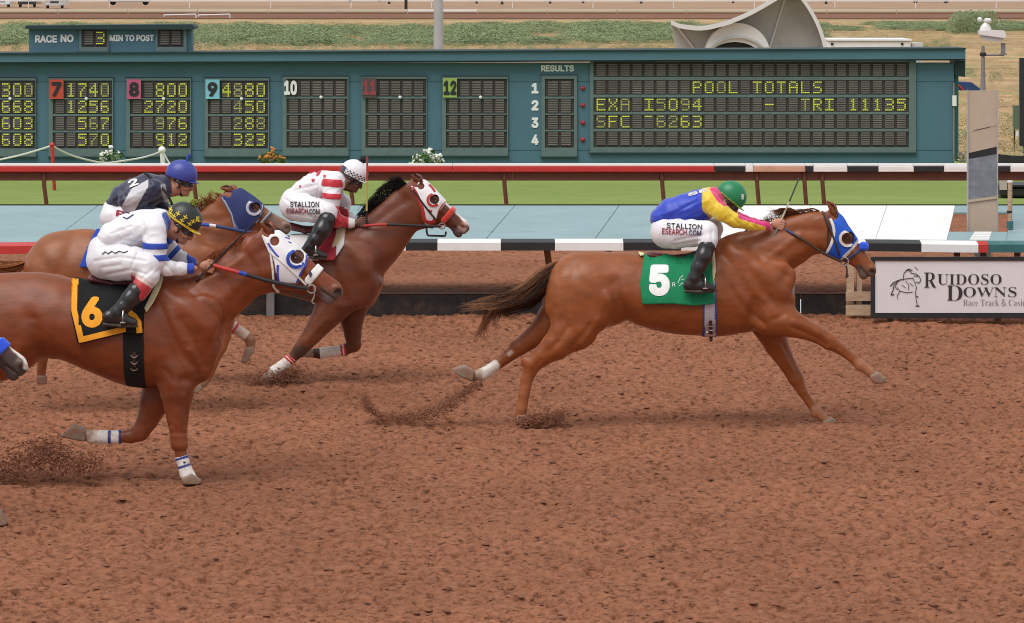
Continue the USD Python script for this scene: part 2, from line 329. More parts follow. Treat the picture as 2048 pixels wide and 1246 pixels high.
def sheet(x0, x1, y0, y1, z, nx=1, ny=1, hf=None):
    xs, ys = np.linspace(x0, x1, nx + 1), np.linspace(y0, y1, ny + 1); X, Yg = np.meshgrid(xs, ys, indexing='ij'); Z = np.full(X.shape, z, float)
    if hf is not None: Z = Z + hf(X, Yg)
    i = np.arange((nx + 1) * (ny + 1)).reshape(nx + 1, ny + 1); q = np.stack([i[:-1, :-1], i[1:, :-1], i[1:, 1:], i[:-1, 1:]], -1).reshape(-1, 4)
    return trimesh.Trimesh(np.stack([X, Yg, Z], -1).reshape(-1, 3), np.vstack([q[:, [0, 1, 2]], q[:, [0, 2, 3]]]), process=False)
def clods(X, Y):
    p = lambda s, k: np.stack([X * s, Y * s, 0 * X + k], -1); n = meshkit.noise
    a = n(p(7, .3), 1) * .020 + (1 - np.abs(2 * n(p(15, 1.7), 2) - 1)) * .018 + n(p(24, 2.2), 3) ** 2 * .030 + n(p(2.0, 5), 5) * .03
    pit = np.clip(n(p(17, 9), 7) - .62, 0, 1) * .15
    berm = .085 * np.clip((Y - 37.6) / 1.0, 0, 1) ** 1.5 * (.75 + .5 * n(p(1.2, 3), 6))
    return a - pit - .05 + berm
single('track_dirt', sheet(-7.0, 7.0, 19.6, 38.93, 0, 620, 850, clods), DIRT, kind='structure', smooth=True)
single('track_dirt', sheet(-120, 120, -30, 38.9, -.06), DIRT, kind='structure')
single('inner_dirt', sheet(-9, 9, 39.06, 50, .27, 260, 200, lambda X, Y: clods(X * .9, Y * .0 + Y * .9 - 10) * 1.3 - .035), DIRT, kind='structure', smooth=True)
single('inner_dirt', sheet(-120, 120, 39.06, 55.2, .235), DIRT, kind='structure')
single('turf', sheet(-120, 120, 54.6, 71.5, .262, 1, 24, lambda X, Yg: -.185 * np.clip((Yg - 55) / 10, 0, 1)), TURF, kind='structure')
ig = sheet(-900, 900, 71, 1800, .25, 1, 2); yv = ig.vertices[:, 1]; ig.vertices[(yv > 500) & (yv < 1500), 1] = 100; ig.vertices[yv < 72, 2] = .072; single('infield_ground', ig, DRY, kind='structure')
FARTAN = ground_mat('far_tan', [(.3, (.26, .15, .095)), (.7, (.40, .27, .18))], (.5, .05), .02, 4.0, stretch=(.4, 1, 1), big=((.20, .21, .09), .10, .58, .70))
single('far_track', sheet(-500, 500, 284, 321, .30), FARDIRT, kind='structure')
single('far_dirt', sheet(-500, 500, 323.5, 352, .304), FARDIRT, kind='structure')
single('far_bank', sheet(-500, 500, 352.5, 900, .30), FARTAN, kind='structure')

r = np.random.default_rng(3)
# ---------------------------------------------------------------- low retaining wall
BLACKW = mat('black_board', (.022, .019, .018), rough=.75, var=.3, vscale=8.0, dirt=((.10, .055, .035), .5, .8), dscale=6.0)
GREYM = mat('grey_steel', (.22, .215, .21), rough=.5, metallic=.3, var=.15, vscale=12.0)
BROWNP = mat('brown_paint', (.125, .048, .026), rough=.55, var=.2, vscale=9.0)
TIMBER = mat('bare_timber', (.42, .30, .20), rough=.8, var=.25, vscale=10.0, stretch=(1, 1, 9), dirt=((.30, .16, .10), .5, .75))
w = thing('retaining_wall', 'low black board wall holding back dirt under the track rail', 'wall', (0, 39, 0))
xs = np.arange(-9.0, 9.1, 2.4)
for a, b in zip(xs[:-1], xs[1:]): part(w, 'board', cbox(a + .006, b - .006, 38.95, 39.0, -.15, .285, .004), BLACKW)
part(w, 'cap_strip', bx(-9, 9, 38.945, 39.0, .287, .296), BROWNP)
x = X_(541, 38.9); part(w, 'post', bx(x - .04, x + .04, 38.86, 38.94, -.1, .30), GREYM)
for u in (925, 1340): x = X_(u, 38.9); part(w, 'batten', bx(x - .03, x + .03, 38.92, 38.945, -.1, .28), BLACKW)
# ---------------------------------------------------------------- main rail with its sloping cover
COVER = mat('cover_paint', (.225, .325, .345), rough=.55, spec=.4, var=.10, vscale=1.6, dirt=((.12, .15, .15), .60, .74), dscale=8.0, stretch=(.8, 2.0, 2.0))
TEAL = mat('teal_paint', (.035, .13, .135), rough=.45, var=.1, vscale=5.0)
PWHITE = mat('white_paint', (.74, .73, .72), rough=.5, spec=.45, var=.05, vscale=7.0, dirt=((.42, .36, .33), .62, .85), dscale=6.0)
PBLACK = mat('black_paint', (.018, .018, .02), rough=.5, var=.25, vscale=8.0)
PRED = mat('red_paint', (.46, .035, .03), rough=.45, var=.08, vscale=6.0)
PPEACH = mat('faded_paint', (.55, .31, .22), rough=.6, var=.12, vscale=6.0)
RAILY = 38.55
rail = thing('track_rail', 'running rail with black and white board and broad pale blue sloping cover', 'rail', (0, RAILY, 0.3))
def railz(x): return .855 - .035 * np.clip((-x - 1.0) / 4.2, 0, 1.5) - .02 * np.clip((x - 3.2) / 1.5, 0, 1)
def rail_seg(u0, u1, ml):
    x = np.linspace(X_(u0, RAILY), X_(u1, RAILY), 5); pr = [(0, -.088), (0, -.008), (.01, 0), (.16, .022), (.16, -.03), (.05, -.088)]; V, f = [], []
    for xx in x:
        for (dy, dz) in pr: V.append((xx, RAILY + dy, railz(xx) + dz))
    n = len(pr)
    for i in range(4):
        for j in range(n): a, b = i * n + j, i * n + (j + 1) % n; f += [(a, b, b + n), (a, b + n, a + n)]
    for e in (0, 4 * n): f += [(e, e + k, e + k + 1) if e else (e, e + k + 1, e + k) for k in range(1, n - 1)]
    part(rail, 'rail_board', trimesh.Trimesh(V, f, process=False), ml)
us = [(-260, 74, PRED), (74, 250, PWHITE), (250, 420, PBLACK), (420, 620, PWHITE), (620, 740, PBLACK), (740, 812, PWHITE), (812, 875, PBLACK), (875, 1002, PWHITE), (1002, 1110, PBLACK), (1110, 1247, PWHITE), (1247, 1362, PBLACK), (1362, 1480, PWHITE), (1480, 1600, PBLACK), (1600, 1733, PWHITE), (1733, 1843, PBLACK), (1843, 1957, PWHITE), (1957, 1977, PRED), (1977, 2300, TEAL)]
for a, b, ml in us: rail_seg(a, b - .5, ml)
CY0, CY1 = RAILY + .165, RAILY + 1.95; CZ0, CZ1 = .876, 3.6 - 461 * CY1 / F; SK = .30
def panel(u0, u1, t0, t1, ml, th=.018, name='cover_panel'):
    a, b = X_(u0, CY0), X_(u1, CY0); V = []
    for t in (t0, t1):
        for x in (a, b):
            xx = x + SK * t; zz = CZ0 + (CZ1 - CZ0) * t - (.855 - railz(np.array(xx))) * (1 - t); yy = CY0 + (CY1 - CY0) * t; V += [(xx, yy, zz), (xx, yy, zz - th)]
    part(rail, name, trimesh.convex.convex_hull(np.array(V)), ml)
for i in range(-2, 7):
    u0 = 100 + 218 * i; panel(u0 + .8, u0 + 217.2 if u0 + 218 < 1420 else 1424, 0, 1, COVER)
    if u0 + 218 >= 1420: break
for a, b in ((1425, 1590), (1591, 1750), (1751, 1893)): panel(a, b, 0.02, 1, PWHITE)
panel(1894, 2012, .80, 1, COVER); panel(1894, 2012, 0, .245, COVER); panel(2012.6, 2230, 0, 1, COVER)
for i in range(5):
    t = .02 + i * .046; panel(1947 + i * 1.5 - 8, 1978 + i * .5, t, t + .028, PWHITE, .012 - .019, 'finish_stripe')
for u in (-120, 190, 470, 1093, 1216, 1914, 1967, 2035, 2120):
    x = X_(u, RAILY + .1); z = float(railz(np.array(x))); part(rail, 'post', tube([(x, RAILY + .12, z - .06), (x + .02, RAILY + .25, z - .2), (x + .10, RAILY + .62, .20)], .034, 8), BROWNP, smooth=50)
# ---------------------------------------------------------------- turf rail
TY = 52.5
tr_ = thing('turf_rail', 'red rail with brown under board along the turf, black and white towards the finish', 'rail', (0, TY, .26))
tz = lambda v: Z_(v, TY)
for a, b, ml in [(-200, 380, PRED), (380, 905, PRED), (905, 1429, PRED), (1429, 1491, PBLACK), (1491, 1507, PWHITE), (1507, 1611, PPEACH), (1611, 1627, PBLACK), (1627, 1695, PWHITE), (1695, 1757, PBLACK), (1757, 1828, PWHITE), (1828, 1888, PBLACK), (1888, 1996, PWHITE), (1996, 2021, PBLACK), (2021, 2090, PWHITE), (2090, 2250, PBLACK)]:
    part(tr_, 'rail_board', cbox(X_(a, TY) + .002, X_(b, TY) - .002, TY, TY + .16, tz(344), tz(333), .008), ml); part(tr_, 'rail_top', cbox(X_(a, TY) + .002, X_(b, TY) - .002, TY + .03, TY + .20, tz(332.6), tz(328), .006), PWHITE if ml is not PBLACK else PWHITE)  # white of the tops paints in the wet reflections along the rail
for a in np.arange(-200, 2250, 245): part(tr_, 'under_board', bx(X_(a, TY) + .0005, X_(a + 245, TY) - .0005, TY + .09, TY + .12, tz(362), tz(344.6)), BROWNP)
for u in (-220, 90, 391, 704, 1012, 1328, 1518, 1613, 1649, 1960, 2200):
    x = X_(u, TY); part(tr_, 'post', tube([(x - .03, TY + .10, tz(343)), (x - .02, TY + .06, tz(372)), (x + .02, TY + .16, .24)], .030, 8), BROWNP, smooth=50)
# ---------------------------------------------------------------- sponsor sign, fence, white panel
SY = 38.25
SIGNW = mat('sign_white', (.66, .64, .66), rough=.5, var=.04, vscale=3.0); SIGNK = mat('sign_print', (.035, .025, .03), rough=.6); SIGNG = mat('sign_grey_print', (.25, .23, .23), rough=.6)
sg = thing('sponsor_sign', 'white board in black frame lettered Ruidoso Downs with a horse drawing', 'sign', P(1930, 640, SY))
U0, U1 = 1742, 2116
part(sg, 'board', bxp(U0 + 4, U1 - 4, 518, 634, SY + .012, .02), SIGNW)
for (a, b, c, d) in ((U0, U1, 514, 521.5), (U0, U1, 626, 637), (U0, U0 + 8, 521.7, 625.8), (U1 - 8, U1, 521.7, 625.8)): part(sg, 'frame', bxp(a, b, c, d, SY, .05), PBLACK)
for u in (1775, 1990): part(sg, 'leg', bxp(u, u + 12, 600, 665, SY + .06, .05), BROWNP)
MF = 'NotoSansMath-Regular.woff2'
def serif(t): return ''.join(chr(0x1D400 + ord(c) - 65) if 'A' <= c <= 'Z' else chr(0x1D41A + ord(c) - 97) if 'a' <= c <= 'z' else c for c in t)
def word(t, u0, u1, v0, v1, ml, grow=-1.3): part(sg, 'lettering', plate(fit(glyphs(serif(t), font=MF, grow=grow), u0, u1, v0, v1), SY + .006, .006), ml)
word('R', 1848, 1873, 545, 575, SIGNK); word('UIDOSO', 1875, 2003, 548, 569, SIGNK); word('D', 1894, 1925, 571, 601, SIGNK); word('OWNS', 1927, 2033, 574, 594, SIGNK); word('Race Track & Casino', 1927, 2060, 598, 611, SIGNG, -2.2)
hl = [([(1781, 572), (1786, 566), (1794, 562), (1802, 559)], 2.2), ([(1782, 589), (1786, 581), (1788, 570)], 2), ([(1782, 590), (1788, 589)], 2.2), ([(1788, 570), (1800, 560), (1815, 557), (1826, 556)], 1.3), ([(1794, 575), (1800, 582), (1812, 585), (1825, 584)], 1.2), ([(1806, 560), (1808, 546), (1815, 540), (1822, 544)], 1.4), ([(1812, 541), (1818, 538), (1824, 541)], 2.2), ([(1822, 546), (1833, 548), (1838, 553)], 1.4), ([(1828, 552), (1838, 552), (1842, 560), (1838, 566), (1832, 564)], 1.5), ([(1826, 557), (1830, 566), (1833, 575), (1831, 584)], 1.3), ([(1831, 584), (1832, 598), (1835, 611)], 1.5), ([(1832, 612), (1838, 612)], 2.4), ([(1832, 592), (1836, 594)], 2.2),
      ([(1800, 582), (1794, 592), (1796, 598)], 1.1), ([(1812, 562), (1818, 570), (1816, 580)], 1.0), ([(1804, 570), (1811, 575)], 1.0), ([(1820, 566), (1826, 572)], 1.0), ([(1836, 540), (1830, 534)], .9), ([(1794, 566), (1790, 574), (1795, 580)], 1.0)]
part(sg, 'drawing', plate(union_all([stroke(p, w_ * .85) for p, w_ in hl]), SY + .006, .006), SIGNK)
fe = thing('timber_fence', 'short pale timber fence end beside the white sign', 'fence', P(1715, 635, SY + .2))
FY = SY + .22
for u0, u1, v0, v1, d in ((1694, 1708, 520, 584, 0), (1714, 1724, 520, 640, .04), (1694, 1708, 603, 609, .02)): part(fe, 'post', bxp(u0, u1, v0, v1, FY + d, .07), TIMBER)
for v0, v1 in ((583.5, 602), (610, 631)): part(fe, 'plank', bxp(1692, 1741, v0, v1, FY - .035, .03), TIMBER)
wp = thing('advertising_board', 'narrow white panel with its shaded side built as a grey edge, under the rail behind the leading horse', 'panel', P(1575, 632, SY + .3))
part(wp, 'panel', bxp(1554, 1584, 520, 628, SY + .3, .03), PWHITE); part(wp, 'shade_edge', bxp(1584.3, 1589, 515, 632, SY + .29, .05), GREYM)  # grey edge stands in for the shaded right side of the panel
# ---------------------------------------------------------------- finish mirror, its reflection painted as bands, with its weather vane
MY = CY0 + .62
BEIGE = mat('reflection_beige', (.44, .355, .275), rough=.6, var=.06, vscale=5.0); GREYB = mat('reflection_grey', (.17, .19, .22), rough=.3, var=.18, vscale=7.0, dirt=((.26, .28, .31), .5, .75), dscale=14.0)
mp = thing('finish_mirror', 'tall finish mirror with its reflection painted as beige and grey bands, standing in the rail cover', 'post', P(1965, 475, MY))
def slab(pts, ml, nm, y=MY, d=.03): part(mp, nm, plate(Polygon(pts), y, d), ml)  # each slab is one band of the mirror reflection, painted in flat colour
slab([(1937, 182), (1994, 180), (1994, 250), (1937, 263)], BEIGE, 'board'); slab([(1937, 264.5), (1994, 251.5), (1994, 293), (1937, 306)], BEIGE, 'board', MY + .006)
slab([(1937, 306.5), (1994, 293.5), (1994, 308), (1937, 318)], PBLACK, 'strip', MY + .004); slab([(1937, 318.4), (1994, 308.4), (1994, 392), (1937, 399)], GREYB, 'reflected_dark'); slab([(1937, 399.4), (1994, 392.4), (1994, 397), (1937, 405)], BEIGE, 'ledge', MY - .012); slab([(1937, 405.4), (1994, 397.4), (1994, 464), (1937, 464)], BEIGE, 'board', MY + .004)
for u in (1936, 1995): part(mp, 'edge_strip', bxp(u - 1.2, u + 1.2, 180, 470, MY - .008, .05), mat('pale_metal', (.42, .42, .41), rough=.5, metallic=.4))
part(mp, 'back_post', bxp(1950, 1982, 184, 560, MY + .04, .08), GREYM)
SENS = mat('sensor_white', (.68, .68, .67), rough=.4)
ws = thing('weather_station', 'white weather station with spinning cups on a grey pole above the finish mirror', 'weather station', P(1966, 182, MY + .06)); WY = MY + .06
px = lambda L: [P(u, v, WY) for u, v in L]
part(ws, 'pole', tube(px([(1966, 92), (1966, 140), (1966, 186)]), [.018, .022, .030], 10), GREYM, smooth=50); part(ws, 'clamp', tube(px([(1966, 105), (1966, 112)]), .034, 10), PBLACK, smooth=50)
part(ws, 'arm', tube(px([(1966, 110), (1990, 110), (2008, 110)]), .010, 8), GREYM, smooth=50); part(ws, 'bracket', cat_([bxp(2002, 2011, 86, 108, WY - .01, .02), bxp(2000, 2014, 107, 110, WY - .03, .06)]), GREYM)
part(ws, 'shield', plate(Polygon([(1958, 62), (1980, 60), (2009, 61), (2013, 73), (2008, 76), (1959, 69)]), WY - .07, .14), SENS); part(ws, 'shield_base', plate(Polygon([(1961, 70), (2008, 76.5), (2004, 83), (1980, 82), (1964, 78)]), WY - .05, .10), mat('sensor_grey', (.45, .45, .44), rough=.5))
dm = trimesh.creation.icosphere(subdivisions=3, radius=1); dm.apply_scale((.062, .055, .085)); dm.apply_translation(P(1971, 62, WY)); part(ws, 'hub_dome', dm.slice_plane(P(1971, 62, WY), (0, 0, 1), cap=False), SENS, smooth=50)
part(ws, 'spindle', tube(px([(1970, 50), (1970, 38)]), .008, 8), SENS, smooth=50)
for du, dyy in ((-10.5, -.01), (8, -.03), (2.5, .05)):
    c = P(1970 + du, 39 + (2 if du > 0 else 0), WY + dyy); part(ws, 'cup', ball(c, .026, 2), SENS, smooth=True); part(ws, 'cup_arm', tube([P(1970, 42, WY), c], .004, 5), SENS)
# small post and boxes right of the finish mirror
sp = thing('timber_post', 'weathered timber post with green foot on the rail cover at the right', 'post', P(2020, 456, CY0 + .5)); QY = CY0 + .55
part(sp, 'shaft', tube([P(2020, 364, QY), P(2020, 445, QY)], .024, 10), TIMBER, smooth=50); part(sp, 'cap', tube([P(2020, 361, QY), P(2020, 365, QY)], .03, 10), PWHITE, smooth=50); part(sp, 'foot', tube([P(2020, 442, QY), P(2020, 457, QY)], .034, 10), TEAL, smooth=50); part(sp, 'collar', tube([P(2019, 421, QY), P(2019, 426, QY)], .028, 10), PBLACK, smooth=50)
part(sp, 'box', bxp(2000, 2014, 362, 380, QY, .07), mat('pale_box', (.38, .36, .28), rough=.6)); part(sp, 'bracket', bxp(2014.4, 2018, 366, 369, QY + .02, .02), GREYM)

# ---------------------------------------------------------------- tote board
BY = 68.0
BTEAL = mat('board_teal', (.066, .148, .195), rough=.6, spec=.35, var=.06, vscale=1.2, dirt=((.06, .17, .20), .62, .75), dscale=9.0); BDARK = mat('board_dark_trim', (.012, .035, .040), rough=.6); FRAME = mat('window_frame', (.105, .155, .155), rough=.55, var=.1, vscale=6.0)
MODK = mat('module_dark', (.048, .043, .042), rough=.6); SLAT = mat('module_slat', (.155, .133, .125), rough=.55, var=.35, vscale=2.2); LIT, LITD = [usdkit.material(stage, '/World/Looks/' + n_, {'p': ('principled_bsdf', {'base_color': c_, 'roughness': .5, 'emission_color': c_, 'emission_strength': e_})}, surface='p.BSDF') for n_, c_, e_ in (('lit_segment', (.66, .73, .06), .20), ('dull_segment', (.50, .53, .12), .08))]
tb = thing('tote_board', 'long teal tote board with yellow odds digits and pool totals', 'scoreboard', (0, BY, .25))
part(tb, 'front_wall', bxp(-190, 1908, 127, 336, BY, .9), BTEAL)
part(tb, 'fascia', plate(Polygon([(-190, 109.5), (1931, 98.5), (1931, 118), (-190, 125)]), BY - .22, .2), BTEAL); part(tb, 'soffit', plate(Polygon([(-190, 125.2), (1931, 118.2), (1931, 121), (-190, 128)]), BY - .20, .22), BDARK)
part(tb, 'roof', plate(Polygon([(-190, 107), (1932, 96), (1932, 98.3), (-190, 109.3)]), BY - .26, 1.4), BDARK)
part(tb, 'side_overhang', plate(Polygon([(1909, 121.5), (1931, 121.5), (1930, 154), (1912, 152), (1909, 150)]), BY - .02, .8), BDARK); part(tb, 'side_trim', bxp(1908.3, 1917, 152, 322, BY + .12, .5), TEAL)
for v in (163, 300): part(tb, 'seam', bxp(-190, 1908, v, v + .7, BY - .004, .004), BDARK)
part(tb, 'conduit', bxp(1906, 1909, 166, 322, BY - .05, .03), GREYM); part(tb, 'junction_box', bxp(1905, 1913, 191, 212, BY - .09, .08), PWHITE)
F57 = {'0': '01110100011000110001100011000101110', '1': '00100011000010000100001000010001110', '2': '01110100010000100110010001000011111', '3': '11110000010000101110000010000111110', '4': '00010001100101010010111110001000010', '5': '11111100001111000001000010000111110', '6': '01110100001000011110100011000101110', '7': '11111000010001000100010000100001000', '8': '01110100011000101110100011000101110', '9': '01110100011000101111000010000101110',
       'P': '11110100011000111110100001000010000', 'O': '01110100011000110001100011000101110', 'L': '10000100001000010000100001000011111', 'T': '11111001000010000100001000010000100', 'A': '01110100011000111111100011000110001', 'S': '01111100001000001110000010000111110', 'E': '11111100001000011110100001000011111', 'X': '10001100010101000100010101000110001', 'I': '11111001000010000100001000010011111', 'R': '11110100011000111110101001001010001', 'F': '11111100001000011110100001000010000', 'C': '01111100001000010000100001000001111', '-': '00000000000000011111000000000000000', '^': '11110000000000000000000000000000000'}
def digit(parent, ch, u, v, w, h, Y):
    bits = F57[ch]; out = []; cw, hh = w / 5, h / 7
    for i in range(7):
        j = 0
        while j < 5:
            if bits[i * 5 + j] == '1': out.append(bxp(u + j * cw + .45, u + (j + 1) * cw - .45, v + i * hh + .85, v + (i + 1) * hh - .85, Y, .008))
            j += 1
    part(parent, 'digit', cat_(out), LIT if r.random() < .8 else LITD)
def module(parent, u, v, w, h, Y):
    # a display cell: dark box with five slats
    part(parent, 'display_module', bxp(u, u + w, v, v + h, Y, .02), MODK)
    n = 6; part(parent, 'module_slats', cat_([bxp(u + .8, u + w - .8, v + h * (i + .22) / n, v + h * (i + .72) / n, Y - .006, .0055) for i in range(n)]), SLAT, kind='stuff')
def tote(parent, name, u0, u1, v0, v1, rows, cols, mu0, mu1, texts, skip=0):
    Y = BY - .045; ring = Polygon([(u0, v0), (u1, v0), (u1, v1), (u0, v1)]).difference(Polygon([(mu0 - 3, rows[0][0] - 4), (mu1 + 3, rows[0][0] - 4), (mu1 + 3, rows[-1][1] + 4), (mu0 - 3, rows[-1][1] + 4)]))
    fr = part(parent, name, plate(ring, Y, .044), FRAME); part(fr, 'back_plate', bxp(mu0 - 2.9, mu1 + 2.9, rows[0][0] - 3.9, rows[-1][1] + 3.9, BY - .012, .011), MODK)
    for i in range(len(rows) - 1): part(fr, 'divider', bxp(mu0 - 2.8, mu1 + 2.8, rows[i][1] + 1.2, rows[i + 1][0] - 1.2, Y + .004, .030), FRAME)
    part(fr, 'sill', bxp(u0 - 2, u1 + 2, v1, v1 + 2.2, Y - .02, .06), BDARK); part(fr, 'head_trim', bxp(u0 - 1, u1 + 1, v0 - 1.8, v0, Y - .004, .044), BDARK)
    cw = (mu1 - mu0) / cols
    for i, (a, b) in enumerate(rows):
        t = texts[i] if i < len(texts) else ''
        for j in range(cols):
            if i == 0 and j < skip: continue
            ch = t[j] if j < len(t) else ' '
            module(fr, mu0 + j * cw + cw * .10, a, cw * .80, b - a, BY - .034)
            if ch != ' ': digit(fr, ch, mu0 + j * cw + cw * .12, a + 1, cw * .76, b - a - 2, BY - .05)
    return fr
rowsL = [(165, 195), (200, 227), (233.5, 260), (266, 293)]; rowsM = [(162, 192), (198.5, 226), (231, 258.5), (264, 291.5)]
WIN = [('6', -56, 72, -44, 68, ['93300'[0:0] + '  300', '  668', '  603', '  608'], None, None), ('7', 97, 226, 108.5, 221, [' 1740', ' 1256', '  567', '  570'], (.50, .06, .035), 'k'), ('8', 252, 382, 263, 377, ['  800', ' 2720', '  976', '  912'], (.48, .09, .19), 'k'), ('9', 409, 538, 419, 533, [' 4880', '  450', '  288', '  323'], (.20, .50, .62), 'k'), ('10', 565, 697, 576, 692, ['', '', '', ''], None, 'w'), ('11', 723, 853, 734, 849, ['', '', '', ''], (.085, .06, .065), 'r'), ('12', 884, 1016, 895, 1011, ['', '', '', ''], (.30, .42, .10), 'k')]
PK = mat('sign_black', (.02, .02, .022), rough=.6); PW = mat('sign_white_letters', (.74, .74, .74), rough=.6); PR = mat('sign_red_letters', (.27, .05, .055), rough=.6)
for num, u0, u1, m0, m1, tx, sc, tc in WIN:
    rows = rowsL if u0 < 500 else rowsM; fr = tote(tb, 'tote_window', u0, u1, rows[0][0] - 9, rows[-1][1] + 20, rows, 5, m0, m1, tx, skip=1)
    if sc: part(fr, 'number_sign', bxp(u0 + 2, u0 + 30, rows[0][0] - 6, rows[0][0] + 33, BY - .085, .02), mat('sign_' + num, sc, rough=.6, var=.06))
    if tc: b = (u0 + 6, u0 + 26) if len(num) == 1 else (u0 + 3, u0 + 29); part(fr, 'numeral', text_px(num, b[0], b[1], rows[0][0] - 1, rows[0][0] + 28, BY - .094, .008, bold=6), {'k': PK, 'w': PW, 'r': PR}[tc])
    part(fr, 'lamp', ball(P(m0 + 66 if u0 > 500 else m0 + 64, rows[0][1] + 2.5, BY - .07), .030, 2), PW, smooth=True)
tote(tb, 'results_window', 1083, 1154, 151, 313, rowsM, 2, 1093, 1145, ['', '', '', ''])
for i, v in enumerate((166, 200, 235, 269)):
    part(tb, 'lettering', text_px(str(i + 1), 1063, 1077, v, v + 21, BY - .012, .011, bold=6), PW); part(tb, 'red_lamp', ball(P(1165.5, v + 10.5, BY - .01), .042, 2), mat('red_lens', (.36, .015, .025), rough=.3), smooth=True)
part(tb, 'lettering', text_px('RESULTS', 1082, 1148, 130, 143, BY - .012, .011, bold=5), PW)
rowsB = [(127, 152.5), (161.5, 188), (196, 222.5), (230, 256.5), (264, 290.5)]
tote(tb, 'pool_window', 1180, 1832, 121, 305, rowsB, 26, 1190, 1815, ['', ' ' * 8 + 'POOL TOTALS', 'EXA I5094     -  TRI 11135', 'SFC ^6263', ''])
# race number box standing on the roof
rb = thing('race_number_box', 'small teal box on the tote board roof reading race number and minutes to post', 'scoreboard', P(220, 106, BY + .3)); RY = BY + .25
part(rb, 'wall', bxp(58, 383, 58, 108, RY, .5), BTEAL); part(rb, 'roof', plate(Polygon([(50, 51), (384, 48.5), (390, 54), (387, 59), (52, 58)]), RY - .15, .8), BDARK); part(rb, 'side_trim', bxp(377, 382, 59, 106, RY - .012, .012), TEAL)
for u0, u1, m0, m1, tx in ((158, 217, 166, 212, [' 3']), (311, 373, 318, 364, [''])):
    BYs = BY; BY = RY; fr = tote(rb, 'display_window', u0, u1, 57.5, 103, [(62, 90)], 2, m0, m1, tx); BY = BYs
part(rb, 'lettering', text_px('RACE', 70, 114, 70, 85.5, RY - .012, .011, bold=5), PW); part(rb, 'lettering', text_px('NO', 121, 147, 69, 84.5, RY - .012, .011, bold=5), PW); part(rb, 'lettering', text_px('MIN TO POST', 219, 308, 69.5, 82.5, RY - .012, .011, bold=5), PW)

# ---------------------------------------------------------------- rope fence and flowers in front of the board
ROPE = mat('white_rope', (.70, .69, .66), rough=.85)
def rpost(label, pts, ml, rad):
    t = thing('rope_post', label, 'post', pts[-1]); part(t, 'shaft', tube(pts, rad, 10), ml, smooth=50); part(t, 'knob', ball(pts[0], rad * 1.5, 2), ml, smooth=True)
Ya, Yb = 59.5, 66.3
rpost('leaning red rope post on the turf behind the rail', [P(104, 290, Ya), P(106, 330, Ya), P(109, 381, Ya + .1)], PRED, .028); rpost('white rope post against the board between the eight and nine', [P(324, 300, Yb), P(327, 336, Yb)], PWHITE, .045)
def rope(label, L, Ys): single('rope', tube(spline([P(u, v, y) for (u, v), y in zip(L, Ys)], 24), .016, 6), ROPE, label, 'rope', smooth=50)
rope('white rope sagging from the red post to the white post', [(105, 291), (160, 316), (225, 325), (290, 314), (324, 301)], np.linspace(Ya, Yb, 5)); rope('white rope hanging left from the red post', [(-120, 300), (-40, 322), (20, 315), (70, 302), (104, 291)], [Yb, 64, 62, 60.5, Ya]); rope('white rope falling steeply from the white post behind the blue helmet', [(326, 301), (336, 322), (350, 338), (420, 336)], [Yb] * 4)
LEAF = mat('flower_leaf', (.05, .12, .03), rough=.6, var=.3, vscale=30.0)
def flowers(label, u, v, w, h, ml, n, seed):
    rr = np.random.default_rng(seed); Y = 65.5; t = thing('flower_bunch', label, 'flowers', P(u, v + h, Y)); bl, lv = [], []
    for i in range(n):
        a = rr.uniform(-1, 1); b = rr.uniform(0, 1) ** .7 * (1 - .6 * abs(a)); c = P(u + a * w / 2, v + h - b * h, Y + rr.uniform(-.12, .12))
        for k in range(6): m = trimesh.creation.icosphere(subdivisions=1, radius=.024); m.apply_scale((1, .6, .8)); m.apply_translation(c + rr.normal(0, .024, 3)); bl.append(m)
    for i in range(160):
        a = rr.uniform(-1, 1); c = P(u + a * w / 2, v + h - rr.uniform(-.4, .9) * h * (1 - .5 * abs(a)), Y + rr.uniform(-.15, .15)); d = rr.normal(0, 1, (2, 3)) * .05; lv.append(trimesh.Trimesh([c, c + d[0], c + d[1]], [[0, 1, 2]], process=False))
    part(t, 'blooms', cat_(bl), ml, smooth=True, kind='stuff'); part(t, 'leaves', cat_(lv), LEAF, kind='stuff')
WF = mat('white_petals', (.74, .74, .70), rough=.7); OF = mat('orange_petals', (.55, .20, .04), rough=.7, var=.3, vscale=14.0)
flowers('white flowers below the odds of the seven and eight', 222, 292, 46, 36, WF, 18, 1); flowers('orange flowers below the odds of the nine', 545, 298, 44, 32, OF, 18, 2); flowers('broad bunch of white flowers below the odds of the twelve', 856, 298, 62, 32, WF, 30, 3)

# ---------------------------------------------------------------- behind the board
CONC = mat('shell_white', (.62, .61, .60), rough=.7, var=.06, vscale=1.0, dirt=((.42, .42, .41), .55, .8), dscale=1.6); CONCG = mat('shell_grey', (.40, .40, .39), rough=.75, var=.06, vscale=1.5, dirt=((.28, .28, .27), .5, .8), dscale=2.0)
sh = thing('bandshell', 'white curved concrete shell with arched opening rising behind the tote board', 'shell', P(1500, 215, 95)); HY = 95.0
left_rim = [(1342, 40), (1362, 48), (1400, 52), (1445, 44), (1490, 27), (1530, 6), (1565, -16), (1580, -30)]; right_rim = [(1580, -30), (1605, -6), (1628, 26), (1645, 62), (1655, 98), (1660, 150)]
L2 = spline([np.array(p, float) for p in left_rim], 30); R2 = spline([np.array(p, float) for p in right_rim], 24)
part(sh, 'wall', plate(Polygon(list(map(tuple, L2)) + list(map(tuple, R2[1:])) + [(1660, 215), (1375, 215), (1352, 100)]), HY + .5, .25), CONCG)
